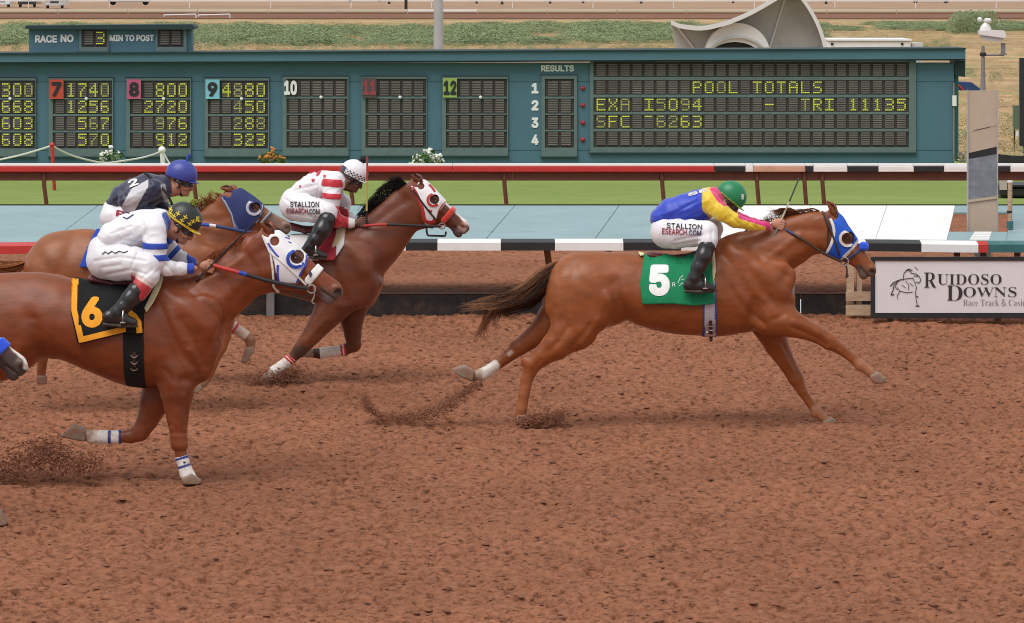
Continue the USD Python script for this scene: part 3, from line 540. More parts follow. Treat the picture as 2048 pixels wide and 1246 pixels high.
def rim(pts, th, nm):
    c = np.array(pts); out = []
    for i in range(len(c) - 1):
        q = []
        for p in (c[i], c[i + 1]):
            for dv in (0, th):
                for y in (HY - .35, HY + .8): q.append(P(p[0], p[1] + dv, y) if nm == 'left' else P(p[0] - dv, p[1], y))
        out.append(np.array(q))
    V, f = [], []
    for k in range(len(c)):
        p = c[k]
        for (dv, y) in ((0, HY - .35), (0, HY + .8), (th, HY + .8), (th, HY - .35)): V.append(P(p[0], p[1] + dv, y) if nm == 'left' else P(p[0] - dv, p[1], y))
    for k in range(len(c) - 1):
        for j in range(4): a, b = k * 4 + j, k * 4 + (j + 1) % 4; f += [(a, b, b + 4), (a, b + 4, a + 4)]
    m = trimesh.Trimesh(V, f, process=False); m.fix_normals(); part(sh, 'rim', m, CONC, smooth=40)
rim(L2, 9, 'left'); rim(R2, 8, 'right')
th = np.linspace(0, np.pi, 25); arch = [(1475 + 66 * math.cos(t), 112 - 66 * math.sin(t)) for t in th]; inn = [(1470 + 52 * math.cos(t), 116 - 32 * math.sin(t)) for t in th]
part(sh, 'vault', plate(Polygon([(1541, 215)] + arch + [(1409, 215)]).difference(Polygon([(1522, 214)] + inn + [(1418, 214)])), HY - .1, .6), CONC); part(sh, 'vault_lip', plate(LineString([(1475 + 57 * math.cos(t), 114 - 40 * math.sin(t)) for t in th]).buffer(2.2), HY - .18, .12), CONCG); part(sh, 'opening', plate(Polygon([(1521.5, 213)] + [(1470 + 51.5 * math.cos(t), 116 - 31.5 * math.sin(t)) for t in th] + [(1418.5, 213)]), HY + .3, .1), PBLACK)  # black plate in the arch stands in for the dark inside
for a, b in (((1352, 50), (1392, 102)), ((1575, -20), (1538, 100)), ((1652, 96), (1560, 102))): part(sh, 'rib', tube([P(*a, HY + .48), P(*b, HY + .46)], .03, 6), CONC, smooth=50)
tl = thing('white_trailer', 'white equipment trailer roof showing over the tote board beside the shell', 'trailer', P(1750, 215, 100)); part(tl, 'body', cbox(X_(1656, 100), X_(1822, 100), 100, 102.2, .5, Z_(81, 100), .04), PWHITE); part(tl, 'roof_lip', bxp(1655, 1824, 78.5, 81.5, 99.95, 2.3), PWHITE); part(tl, 'cooling_unit', bxp(1824.5, 1846, 86, 140, 100.3, 1.2), mat('unit_grey', (.50, .50, .50), rough=.6))
for u in (1662, 1802): part(tl, 'marker_light', bxp(u, u + 5, 86, 90, 99.97, .03), PBLACK)
for u in (1690, 1790): t_ = trimesh.creation.cylinder(.35, .25, sections=20, transform=trimesh.transformations.rotation_matrix(np.pi / 2, (1, 0, 0))); t_.apply_translation((X_(u, 100), 100.1, .6)); part(tl, 'wheel', t_, PBLACK, smooth=40)
lp = thing('light_pole', 'thick pale grey lamp pole standing behind the tote board', 'pole', P(877, 150, 125)); part(lp, 'shaft', tube([P(877, 150, 125), P(877, 0, 125), P(877, -420, 125)], [.165, .155, .11], 14), mat('galvanised', (.40, .41, .42), rough=.45, metallic=.3, var=.08, vscale=2.0), smooth=50); part(lp, 'lamp_bar', bx(X_(877, 125) - 1.0, X_(877, 125) + 1.0, 124.9, 125.1, Z_(-425, 125), Z_(-420, 125)), GREYM)
dpole = thing('dark_pole', 'thin dark utility pole far off beside the far track', 'pole', P(812, 27, 352)); part(dpole, 'shaft', tube([P(812, 28, 352), P(812, -30, 352), P(812, -250, 352)], [.15, .14, .11], 8), PBLACK, smooth=50); part(dpole, 'cross_arm', bx(X_(812, 352) - 1.2, X_(812, 352) + 1.2, 351.9, 352.1, 11.2, 11.4), PBLACK)
# right edge
sc_ = thing('dark_screen', 'dark screen standing at the right edge behind the rail', 'screen', P(2060, 330, 69)); part(sc_, 'panel', bxp(2040, 2150, 116, 292, 69, .15), mat('screen_dark', (.022, .022, .026), rough=.5)); 
for u in (2046, 2140): part(sc_, 'leg', bxp(u, u + 5, 292.5, 335, 69.05, .06), PBLACK)
ub = thing('utility_box', 'green utility box on a thin stand beside the dark screen', 'box', P(2032, 310, 72)); part(ub, 'cabinet', bxp(2027, 2039, 211, 258, 72, .12), mat('box_green', (.10, .15, .10), rough=.6)); part(ub, 'stand', bxp(2027.5, 2030, 258.5, 320, 72.04, .03), PBLACK); part(ub, 'meter', bxp(2032, 2037, 262, 273, 72, .08), PWHITE)
bb = thing('black_barrier', 'long low black fabric barrier behind the turf rail at the right', 'barrier', P(2050, 335, 62)); part(bb, 'skirt', plate(Polygon([(1997, 308), (2030, 312), (2160, 309), (2160, 345), (1997, 345)]), 62, .05), PBLACK)
for u in (2002, 2060, 2120): part(bb, 'stake', bxp(u, u + 3, 309.5 + 2, 350, 62.06, .03), PBLACK)
pit = thing('black_cabinet', 'low black cabinet on the turf behind the timber post', 'cabinet', P(2060, 415, 56.5)); part(pit, 'case', cbox(X_(2000, 56.5), X_(2150, 56.5), 56.5, 57.3, .26, Z_(374, 56.5), .03), PBLACK); part(pit, 'lid', bxp(1998, 2152, 370, 373.5, 56.45, .9), PBLACK)
for u, ml in ((2004, PRED), (2030, PRED), (2043, PWHITE)): part(pit, 'label_plate', bxp(u, u + 6, 399, 408, 56.47, .02), ml)
tn = thing('blue_awning', 'blue fabric awning with a red edge sticking out behind the board end', 'awning', P(1935, 185, 71)); part(tn, 'cloth', plate(Polygon([(1913, 164), (1944, 165), (1961, 178), (1958, 181), (1920, 181)]), 71, .6), mat('blue_cloth', (.03, .06, .16), rough=.8)); part(tn, 'edge', plate(Polygon([(1914, 168), (1917, 167), (1930, 181), (1925, 181)]), 70.97, .02), PRED); part(tn, 'support', bxp(1936, 1938, 181.5, 320, 71.2, .03), GREYM)
cb = thing('cable_coil', 'tangle of pale cables on the ground by the board end', 'cable', P(1922, 322, 68.6)); r2 = np.random.default_rng(5)
for i in range(3): part(cb, 'loop', tube([P(1921 + 9 * math.cos(t) + r2.normal(0, .8), 314 + 8 * math.sin(t + i) + r2.normal(0, .8), 68.6 + .1 * i) for t in np.linspace(0, 6.2, 18)], .02, 6), mat('cable_pale', (.45, .38, .33), rough=.6), smooth=50)
# far rails, frames
fr_ = thing('far_rail', 'pale far running rail beyond the weeds', 'rail', (0, 322, .3)); FARW = mat('far_rail_paint', (.56, .52, .40), rough=.6)
for i, x in enumerate(np.arange(-75, 75, 6.0)): part(fr_, 'rail_board', bx(x + .02, x + 5.98, 322, 322.3, .46, .66), FARW if i != 11 else PWHITE); part(fr_, 'post', bx(x, x + .08, 322.1, 322.2, .3, .46), FARW)
f2 = thing('upper_far_rail', 'thin white rail beside the parked cars at the top', 'rail', (0, 420, .3))
for x in np.arange(-80, 80, 8.0): part(f2, 'rail_board', bx(x + .02, x + 7.98, 372, 372.1, .98, 1.10), PWHITE); part(f2, 'post', bx(x, x + .06, 372.02, 372.08, .3, .98), PWHITE)
for i, (u0, u1) in enumerate(((328, 392), (397, 460))):
    t = thing('pipe_hurdle', ['left white pipe frame lying on the far track edge', 'right white pipe frame lying on the far track edge'][i], 'hurdle', P(u0, 42, 288)); Yf = 288
    for a, b in (((u0, 30), (u1, 28.5)), ((u0, 30), (u0, 33)), ((u1, 28.5), (u1, 41)), ((u0 + 28, 41), (u1, 40))): part(t, 'pipe', tube([P(*a, Yf), P(*b, Yf)], .045, 6), PWHITE)
# cars
RUB = mat('tyre_rubber', (.02, .02, .02), rough=.8); CGL = mat('car_glass', (.03, .035, .04), rough=.1, spec=.7); LAMP = mat('headlamp', (.6, .6, .58), rough=.15)
def car(label, u, v, colr, long=False):
    Y = F * (HC - .3) / (v - VH); c = np.array([X_(u, Y), Y, .3]); t = thing('parked_car', label, 'car', c, group=None); pm = mat('car_paint_%d' % u, colr, rough=.25, spec=.6, coat=.5)
    w = 2.3 if long else .92; prof = [(-w, .35), (-w, .95), (-w * .8, 1.05), (-w * .62, 1.5), (w * .62, 1.52), (w * .8, 1.05), (w, .95), (w, .35)]
    V = [(c[0] + a, Y + d, .3 + z) for d in (0, 1.8 if long else 4.2) for a, z in prof]; part(t, 'body', trimesh.convex.convex_hull(np.array(V)), pm, smooth=25)
    part(t, 'windscreen', bx(c[0] - w * .58, c[0] + w * .58, Y - .02, Y, .3 + 1.08, .3 + 1.44), CGL); part(t, 'grille', bx(c[0] - w * .45, c[0] + w * .45, Y - .03, Y - .002, .3 + .55, .3 + .72), RUB); part(t, 'bumper', bx(c[0] - w * .95, c[0] + w * .95, Y - .08, Y - .004, .3 + .32, .3 + .5), pm if not long else RUB)
    for g in (-1, 1):
        part(t, 'headlight', bx(c[0] + g * w * .74 - .14, c[0] + g * w * .74 + .14, Y - .03, Y - .002, .3 + .72, .3 + .88), LAMP); wx = c[0] + g * (w * .78); wl = trimesh.creation.cylinder(.34, .22, sections=20, transform=trimesh.transformations.rotation_matrix(np.pi / 2, (0, 1, 0) if not long else (1, 0, 0))); wl.apply_translation((wx, Y + .35, .3 + .34)); part(t, 'wheel', wl, RUB, smooth=40)
car('white parked car cut by the left picture edge', 2, 15, (.62, .63, .65)); car('black parked car between the white and silver cars', 54, 15, (.02, .02, .024)); car('silver parked car facing the track, left of the bare dirt', 109, 17, (.48, .49, .50)); car('dark long parked car beyond the white pipe frames', 258, 10, (.025, .025, .03), True); car('grey long parked car at the far right top', 1862, 6, (.16, .13, .12), True); car('pale long parked car behind the upper far rail near the middle', 730, 4, (.55, .55, .55), True)
# ---------------------------------------------------------------- weeds and far bushes
WEED = mat('weed_leaf', (.215, .27, .135), rough=.7, var=.30, vscale=.35); rw = np.random.default_rng(21)
def clump(n, w, h):
    th, rr, z = rw.uniform(0, 2 * np.pi, n), np.sqrt(rw.uniform(0, 1, n)), rw.uniform(0, 1, n); R = w * rr * np.sqrt(np.clip(1 - (z * .9) ** 2, 0, 1)); c = np.stack([R * np.cos(th), R * np.sin(th), h * z], 1); c += rw.normal(0, .03, c.shape)
    a = rw.normal(0, 1, (n, 2, 3)); a /= np.linalg.norm(a, axis=2, keepdims=True); s_ = rw.uniform(.03, .10, n)[:, None]; V = np.stack([c, c + a[:, 0] * s_, c + a[:, 1] * s_ * .8 + (0, 0, .03)], 1).reshape(-1, 3); return trimesh.Trimesh(V, np.arange(3 * n).reshape(n, 3), process=False)
def instancer(path, protos, ml, pos, idx, scl, yaw):
    pi = UsdGeom.PointInstancer.Define(stage, path); rel = []
    for i, m in enumerate(protos): v, f = arr(m); usdkit.mesh(stage, f'{path}/clump_{i:03d}', (v, f), ml); rel.append(Sdf.Path(f'{path}/clump_{i:03d}'))
    pi.CreatePrototypesRel().SetTargets(rel); pi.CreateProtoIndicesAttr(Vt.IntArray([int(k) for k in idx])); pi.CreatePositionsAttr(Vt.Vec3fArray.FromNumpy(pos.astype(np.float32))); pi.CreateScalesAttr(Vt.Vec3fArray.FromNumpy(scl.astype(np.float32)))
    pi.CreateOrientationsAttr(Vt.QuathArray([Gf.Quath(float(math.cos(a / 2)), 0, 0, float(math.sin(a / 2))) for a in yaw])); tag(pi.GetPrim(), kind='stuff')
pos, scl = [], []
for i in range(7500):
    u = rw.uniform(-200, 2250); n1 = meshkit.noise(np.array([u / 130.0, 3.3, 0])); n2 = meshkit.noise(np.array([u / 45.0, 8.3, 0]))
    vb = 92 - 6 * max(0, (u - 900) / 500) if u < 1400 else 62 if u > 1640 else 86; vt = 58 - 8 * n1 if u < 1640 else 50; v = vb - (vb - vt) * rw.random() ** 1.2
    if meshkit.noise(np.array([u / 60.0, v / 9.0, 1.5])) < .36: continue
    Y = F * 3.35 / (v - VH); pos.append((X_(u, Y), Y, .24)); k = rw.uniform(.3, .85) * (.7 + .45 * n2) * (.8 if u > 1640 else 1); scl.append((k * 1.9, k * 1.9, k * rw.uniform(.3, .75)))
for i in range(40): Y = rw.uniform(212, 228); pos.append((X_(rw.uniform(1918, 1975), Y), Y, .24)); k = rw.uniform(.7, 1.5); scl.append((k, k, k))
for i in range(420):      # sparse tufts on the dry ground
    u = rw.uniform(-200, 2250); v = rw.uniform(88, 330) if u > 1900 else rw.uniform(86, 104); Y = F * 3.35 / (v - VH); pos.append((X_(u, Y), Y, .24)); k = rw.uniform(.12, .35); scl.append((k, k, k))
pos, scl = np.array(pos), np.array(scl); instancer('/World/weeds', [clump(620, .8, .85) for _ in range(4)], WEED, pos, rw.integers(0, 4, len(pos)), scl, rw.uniform(0, 6.28, len(pos)))
DRYG = mat('dry_grass_leaf', (.42, .33, .18), rough=.8, var=.3, vscale=.4); pos, scl = [], []
for i in range(4200):
    u = rw.uniform(-200, 2250); v = rw.uniform(66, 330) if u > 1900 and rw.random() < .7 else rw.uniform(46, 106); Y = F * 3.35 / (v - VH); pos.append((X_(u, Y), Y, .24)); k = rw.uniform(.15, .5); scl.append((k * 1.6, k * 1.6, k * .6))
pos, scl = np.array(pos), np.array(scl); instancer('/World/dry_grass', [clump(260, .8, .7) for _ in range(3)], DRYG, pos, rw.integers(0, 3, len(pos)), scl, rw.uniform(0, 6.28, len(pos)))
JUN = mat('juniper_leaf', (.035, .05, .022), rough=.8, var=.35, vscale=.7); BARK = mat('bark', (.05, .035, .026), rough=.9)
SQ = ['dark squat far tree left of the thin dark utility pole', 'dark squat far tree just right of the pale lamp pole', 'dark squat far tree, second right of the pale lamp pole', 'dark squat far tree, third right of the pale lamp pole', 'dark squat far tree, fourth right of the pale lamp pole', 'dark squat far tree above the tote board word results', 'dark squat far tree directly above the left lip of the white shell', 'dark squat far tree just right of the white shell peak']
for i, (u, v, h) in enumerate(((778, 9, 2.6), (953, 8, 2.4), (1004, 10, 3.0), (1100, 8, 2.4), (1166, 7, 2.2), (1282, 8, 2.5), (1466, 7, 2.6), (1652, 9, 2.2))):
    Y = F * 3.35 / (v - VH); x = X_(u, Y); t = thing('squat_tree', SQ[i], 'tree', (x, Y, .25), group='dark squat trees along the far side'); part(t, 'trunk', tube([(x, Y, .2), (x + .05, Y, 1.0), (x, Y, h * .8)], [.16, .12, .04], 8), BARK, smooth=50)
    c = clump(1500, h * .32, h); c.apply_scale((1, 1, .86)); c.apply_translation((x, Y, .25 + h * .12)); part(t, 'crown', c, JUN)
# ---------------------------------------------------------------- dirt thrown up by the hooves
def spray(label, path, n, spread, seed, Y, smax=.016):
    rr = np.random.default_rng(seed); base = trimesh.Trimesh([[1, 1, 1], [1, -1, -1], [-1, 1, -1], [-1, -1, 1]], [[0, 1, 2], [0, 3, 1], [0, 2, 3], [1, 3, 2]], process=False); line = np.array(path, float); V, f = [], []
    d = np.r_[0, np.cumsum(np.linalg.norm(np.diff(line[:, :2], axis=0), axis=1))]
    for i in range(n):
        a = rr.random() * d[-1]; u, v, k = [np.interp(a, d, line[:, q]) for q in range(3)]; s_ = smax * (rr.random() ** 4 * .88 + .12); off = rr.normal(0, 1, 3)
        p = P(u + off[0] * spread * k, v + off[1] * spread * .62 * k, Y + off[2] * .10); p[2] = max(p[2], .004); R = trimesh.transformations.random_rotation_matrix(rr.random(3))[:3, :3]
        f.append(base.faces + 4 * len(V)); V.append((base.vertices * rr.uniform(.5, 1.1, (4, 1))) @ R.T * s_ * np.array([1.25, 1, .8]) + p)
    single('dirt_spray', trimesh.Trimesh(np.vstack(V), np.vstack(f), process=False), SPRAY, label, 'dirt', kind='stuff')
CLOD = mat('pit_shade_clod', (.17, .070, .038), rough=.95, var=.4, vscale=9.0); rc = np.random.default_rng(31); ico = trimesh.creation.icosphere(subdivisions=0, radius=1.0); n_ = 11000  # clods coloured dark to stand in for the shade of pits
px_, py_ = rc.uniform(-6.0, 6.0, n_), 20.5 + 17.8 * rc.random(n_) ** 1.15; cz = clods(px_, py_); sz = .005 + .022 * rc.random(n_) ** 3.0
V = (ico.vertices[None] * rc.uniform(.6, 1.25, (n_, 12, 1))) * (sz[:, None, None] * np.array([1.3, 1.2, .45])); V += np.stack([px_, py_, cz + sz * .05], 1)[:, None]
single('pit_shade_clods', trimesh.Trimesh(V.reshape(-1, 3), (ico.faces[None] + 12 * np.arange(n_)[:, None, None]).reshape(-1, 3), process=False), CLOD, kind='stuff')
SPRAY = mat('thrown_dirt', (.19, .076, .040), rough=.95, var=.35, vscale=30.0)
spray('dirt thrown up at the left edge below the number 6 horse', [(-30, 945, .8), (30, 935, 1.2), (70, 912, 1.3), (95, 890, .8), (120, 930, 1.2), (190, 925, 1.0)], 9000, 22, 1, 26.6, .009); spray('dirt bursting round the bay horse hoof', [(512, 766, 1.1), (545, 758, 1.3), (580, 750, 1.0), (592, 742, .6)], 8000, 12, 2, 33.0, .008)
spray('curling streak of dirt behind the leading horse', [(727, 790, .5), (736, 815, .5), (760, 832, .6), (800, 836, .7), (850, 830, 1.1), (888, 815, 1.1), (915, 792, .8), (960, 765, .5)], 9000, 11, 3, 30.1, .008); spray('dirt kicked up by the near hind hoof of the leading horse', [(1040, 843, .7), (1070, 841, 1.0), (1100, 838, 1.2), (1126, 828, .8)], 6000, 11, 4, 29.85, .008)
spray('few clods flying between the horses', [(-40, 960, 3), (300, 900, 4), (700, 830, 4), (1100, 830, 3)], 240, 34, 6, 29.0, .012)
# ---------------------------------------------------------------- horses
COAT = mat('horse_coat', (0.3, 0.1, 0.03), rough=0.42, spec=0.36, attr=True, var=0.24, vscale=11.0, bump=0.005, bscale=45.0, dirt=((.26, .11, .06), .66, .86), dscale=14.0, stretch=(.4, 1, 1))
HOOD = mat('hood_fabric', (0.5, 0.5, 0.5), rough=0.7, spec=0.25, attr=True, bump=0.002, bscale=70.0)
CLOTH = mat('saddle_cloth_fabric', (0.5, 0.5, 0.5), rough=0.8, spec=0.2, attr=True, var=0.08, vscale=30.0, bump=0.003, bscale=26.0)
STRAP_BLACK = mat('black_strap', (0.018, 0.016, 0.016), rough=0.5, spec=0.45, bump=0.001, bscale=120.0)
STRAP_BROWN = mat('brown_leather', (0.045, 0.022, 0.014), rough=0.45, spec=0.5, var=0.3, vscale=40.0)
STRAP_WHITE = mat('white_strap', (0.66, 0.64, 0.61), rough=0.6, var=0.1, vscale=30.0)
STRAP_RED = mat('red_strap', (0.42, 0.035, 0.03), rough=0.55, var=0.15, vscale=50.0)
STRAP_BLUE = mat('blue_strap', (0.02, 0.06, 0.38), rough=0.6, var=0.15, vscale=50.0)
STRAP_NAVY = mat('navy_strap', (0.03, 0.045, 0.13), rough=0.55)
STEEL = mat('bit_steel', (0.55, 0.54, 0.52), rough=0.3, metallic=1.0)
EYE = mat('horse_eye', (0.012, 0.007, 0.005), rough=0.06, spec=0.8)
FUR_RED = mat('red_fleece', (0.62, 0.045, 0.03), rough=0.95, bump=0.006, bscale=90.0, sheen=0.4)
FUR_BLUE = mat('blue_fleece', (0.015, 0.075, 0.62), rough=0.95, bump=0.008, bscale=80.0, sheen=0.3)
FUR_WHITE = mat('white_fleece', (0.75, 0.74, 0.72), rough=0.95, bump=0.004, bscale=90.0)
PAD = mat('pale_pad', (0.62, 0.58, 0.36), rough=0.85, var=0.12, vscale=30.0)
WHITE_PRINT = mat('white_print', (0.74, 0.74, 0.73), rough=0.7, var=0.05, vscale=40.0)
def hair_mat(name, c, var=0.35):
    return mat(name, c, rough=0.7, spec=0.15, var=var, vscale=24.0)

def dseg(u, v, line):                    # distance in pixels to a polyline
    d = np.full(np.shape(u), 1e9)
    for (a, b), (c, e) in zip(line[:-1], line[1:]):
        L2 = (c - a) ** 2 + (e - b) ** 2 + 1e-9; t = np.clip(((u - a) * (c - a) + (v - b) * (e - b)) / L2, 0, 1)
        d = np.minimum(d, np.hypot(u - a - t * (c - a), v - b - t * (e - b)))
    return d
class Horse:
    def __init__(s, Y, A, B, label, base_uv, nsc=1.0, coat=(0.27, 0.085, 0.028), group=None):
        s.Y, s.S = Y, F / Y; s.A, s.B = np.array(A, float), np.array(B, float); s.Lp = np.linalg.norm(s.B - s.A); s.dv = (s.B - s.A) / s.Lp; s.nv = np.array([s.dv[1], -s.dv[0]]) * nsc
        s.root = thing('race_horse', label, 'horse', (X_(base_uv[0], Y), Y, 0.0)); s.coat = np.array(coat)
        s.core, s.head, s.full = Field(), Field(), Field(); s.lines, s.paint, s.fx = [], [], []
    def q(s, t, n=0.0): return tuple(s.A + s.Lp * (t * s.dv + n * s.nv))
    def pt(s, uv, dy=0.0): return P(uv[0], uv[1], s.Y + dy)
    def torso(s, A, B, top, bot, wid, low=0.12): s.core.add(Loft(A, B, top, bot, wid, s.Y, low), 0.05)
    def neck(s, A, B, top, bot, wid): s.core.add(Loft(A, B, top, bot, wid, s.Y, 0.1), 0.07)
    def mass(s, uv, ru, rv, lat, ang=0.0, dy=0.0, k=0.06):
        s.core.add(Ell(s.pt(uv, dy), (ru / s.S, lat, rv / s.S), math.radians(ang)), k)
    def both(s, uv, ru, rv, lat, dy, ang=0.0, k=0.05):
        for g in (-dy, dy): s.mass(uv, ru, rv, lat, ang, g, k)
    def leg(s, pts, dy, q=0.85, k=0.045, hoof=None, joints=()):
        # pts: (u, v, radius px [, dy]); hoof: outline in pixels
        P3 = [s.pt(p[:2], p[3] if len(p) > 3 else dy) for p in pts]; r = [p[2] / s.S for p in pts]; n = len(pts)
        q0 = min(1.0, .125 / r[0]); q1 = min(1.0, .105 / r[1]); qq = np.r_[q0, q1, np.linspace(.92, q, n - 2)]
        c = Chain(P3, r, qq, 0.012); s.full.add(c, k); fl = Field([(c, 0.01, False)])
        for u, v, rr in joints: e = Ell(s.pt((u, v), dy), (rr / s.S, 0.9 * rr / s.S, rr / s.S)); s.full.add(e, 0.02); fl.add(e, 0.02)
        if hoof: s.hoof(hoof, dy)
        return fl
    def hoof(s, poly, dy, w=0.055):
        Yh = s.Y + dy; pl = np.array(xz(poly, Yh)); c = pl.mean(0); q = []
        for (x, z) in pl:
            for sy, sc in ((-1, 0.55), (-0.6, 1.0), (0.6, 1.0), (1, 0.55)): q.append((c[0] + (x - c[0]) * (0.82 + 0.18 * sc if abs(sy) == 1 else 1.0), Yh + sy * w * (1 if abs(sy) == 1 else 1), c[1] + (z - c[1]) * (0.8 if abs(sy) == 1 else 1.0)))
        m = trimesh.convex.convex_hull(np.array(q)); m = m.subdivide().subdivide(); m = trimesh.smoothing.filter_taubin(m, iterations=6)
        part(s.root, 'hoof', m, HOOF, smooth=40)
    def build_head(s, ears, k=0.05):
        q = s.q
        top = [(-.12, .08), (0, .115), (.1, .132), (.2, .125), (.3, .12), (.42, .098), (.55, .078), (.68, .064), (.8, .06), (.9, .064), (.97, .042), (1.02, -.005)]
        bot = [(-.12, -.26), (0, -.33), (.15, -.40), (.28, -.41), (.4, -.385), (.52, -.325), (.66, -.235), (.8, -.19), (.9, -.205), (.96, -.205), (1.0, -.165), (1.03, -.06)]
        wid = [(-.12, .07), (0, .085), (.15, .092), (.27, .1), (.4, .083), (.55, .066), (.7, .053), (.82, .05), (.92, .052), (1.0, .038), (1.03, .02)]
        m = s.Lp / s.S / 0.6; wid = [(a, b * m) for a, b in wid]
        hd = Loft(q(0), q(1), [q(*p) for p in top], [q(*p) for p in bot], wid, s.Y, 0.10); s.head.add(hd, 0.03)
        ang = math.degrees(math.atan2(-s.dv[1], s.dv[0])); Lm = s.Lp / s.S
        def e(t, n, dy, r, sub=False, k=0.02, a=0.0):
            s.head.add(Ell(s.pt(q(t, n), dy), r, math.radians(ang + a)), k, sub)
        for g in (-1, 1):
            e(.37, .0, g * .066 * m, (.045 * m, .026 * m, .033 * m), k=.025)            # brow
            e(.24, -.24, g * .05 * m, (.085 * m, .035 * m, .082 * m), k=.03)           # cheek
            e(.52, -.04, g * .052 * m, (.08 * m, .014 * m, .018 * m), k=.02, a=-6)          # facial crest
            e(.945, -.015, g * .036 * m, (.036 * m, .022 * m, .036 * m), k=.015)       # nostril wing
            e(.972, -.035, g * .058 * m, (.020 * m, .022 * m, .027 * m), sub=True, k=.008, a=-30)
            e(.375, -.005, g * .092 * m, (.022 * m, .012 * m, .017 * m), sub=True, k=.01)
            e(.93, -.185, g * .02 * m, (.04 * m, .026 * m, .022 * m), k=.02)           # lower lip
        s.ears = (ears, m)
        s.crest = None
    def mesh_all(s, h=0.010):
        for it in s.core.items + s.head.items: s.full.items.insert(0, it) if False else None
        s.all = Field(s.core.items + s.head.items + s.full.items); m = mesh_field(s.all, h); m = relax(m, 2)
        u, v = PX(m.vertices); n = m.vertex_normals; dsp = np.zeros(len(u))
        for line, sg, amp in s.lines: dsp += (1.45 if sg <= 10 else 1.5) * amp * np.exp(-(dseg(u, v, line) / sg) ** 2)
        pv = m.vertices; dsp += 0.012 * (meshkit.fbm(pv * np.array([5.0, 5.0, 6.5]), 3, 2) - 0.5) * np.clip((pv[:, 2] - .5) / .3, .25, 1)
        m.vertices = pv + n * dsp[:, None]
        side = n[:, 1]
        c = np.tile(s.coat, (len(u), 1)).astype(float); nz = meshkit.fbm(pv * 30.0, 3, 9) - 0.5
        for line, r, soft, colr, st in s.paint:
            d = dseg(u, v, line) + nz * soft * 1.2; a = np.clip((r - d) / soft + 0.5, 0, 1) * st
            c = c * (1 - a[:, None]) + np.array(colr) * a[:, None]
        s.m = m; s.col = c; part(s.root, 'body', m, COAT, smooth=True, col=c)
        for (tip, g, bt) in s.ears[0]:
            mm = s.ears[1]; b = s.pt(s.q(*bt), g * .048); t = s.pt(tip, g * .066); d = t - b; fw = np.array([d[2], 0, -d[0]]) / np.hypot(d[0], d[2]); b0 = b - d * .18
            fl = Field([(Chain([b0, b + d * .15 + fw * .004, b + d * .48 + fw * .006, b + d * .78 + fw * .002, t], np.array([.020, .027, .026, .016, .0035]) * mm, [.8, .62, .55, .55, .8], .012), .01, False)])
            fl.add(Chain([b + d * .22 + fw * .020 + (0, g * .014, 0), b + d * .5 + fw * .018 + (0, g * .013, 0), b + d * .85 + fw * .008 + (0, g * .008, 0)], np.array([.010, .013, .006]) * mm, 1.0, .01), .006, True)
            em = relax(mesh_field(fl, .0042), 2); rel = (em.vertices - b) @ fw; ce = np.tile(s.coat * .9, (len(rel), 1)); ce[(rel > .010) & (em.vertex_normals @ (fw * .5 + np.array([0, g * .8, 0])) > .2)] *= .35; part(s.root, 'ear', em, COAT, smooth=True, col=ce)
        # eyes
        mm = s.Lp / s.S / 0.6
        for g in (-1, 1): part(s.root, 'eye', ball(s.pt(s.q(.376, -.004), g * .0735 * mm), .0205 * mm, 2), EYE, smooth=True)
        return s
    def muzzle(s, colr=(.05, .04, .04), inner=(.03, .015, .014)):
        q = s.q; s.paint += [([q(.37, .0), q(.38, .0)], .085 * s.Lp, 6, (.045, .02, .012), .8), ([q(.99, -.05), q(.93, -.16), q(.84, -.15)], .075 * s.Lp, 10, colr, .85), ([q(.975, -.03), q(.965, -.045)], .03 * s.Lp, 4, inner, 1.0)]
        s.lines += [([q(1.01, -.135), q(.93, -.125), q(.82, -.13)], 2.2, -.008), ([q(.30, .02), q(.36, .05), q(.43, .03)], 4, .006), ([q(.5, -.06), q(.72, -.07), q(.86, -.1)], 5, .005)]
    def over(s, name, poly, off, matl, h=0.007, fl=None, col=None, holes=(), parent=None, dy=-0.1, **k):
        m = cover(fl or s.headfield(), poly, off, h, s.Y + dy, holes=holes, **k); m = relax(m, 1); c = None
        if col is not None: u, v = PX(m.vertices); c = col(u, v, m)
        part(parent or s.root, name, m, matl, smooth=True, col=c); return m
    def headfield(s): return Field(s.head.items + s.core.items[-2:])
    def strap(s, name, line, w, off, matl, h=0.006, fl=None, **k):
        g = LineString(line).buffer(w / 2, cap_style=2); return s.over(name, list(g.exterior.coords)[:-1], off, matl, h, fl, rnd=0.003, **k)
    def rein(s, pts, segs, dys, wpx=5.0):
        # pts pixels with offsets; segs: list of (fraction start, fraction end, material)
        line = spline([s.pt(p, d) for p, d in zip(pts, dys)], 40)
        for a, b, ml in segs:
            i, j = int(a * 39), int(b * 39) + 1; part(s.root, 'rein', tube(line[i:j], wpx / 2 / s.S, 8), ml, smooth=50)
    def ring(s, uv, r, dy, wire=1.6, name='bit_ring'):
        t = np.linspace(0, 2 * np.pi, 22); c = s.pt(uv, dy); R = r / s.S
        part(s.root, name, tube([c + (R * math.cos(a), 0, R * math.sin(a)) for a in t], wire / s.S, 6, close=False), STEEL, smooth=50)
VIOLET = mat('violet_trim', (.06, .065, .40), rough=.6); GBLUE = mat('pale_blue_trim', (.30, .34, .45), rough=.6)
def trims(s, hm, L):
    d = depth_of(hm)
    for ln, w, ml in L: part(s.root, 'hood_trim', decal(LineString(spline(ln, 12)).buffer(w / 2, cap_style=2), d, .004, 4), ml)
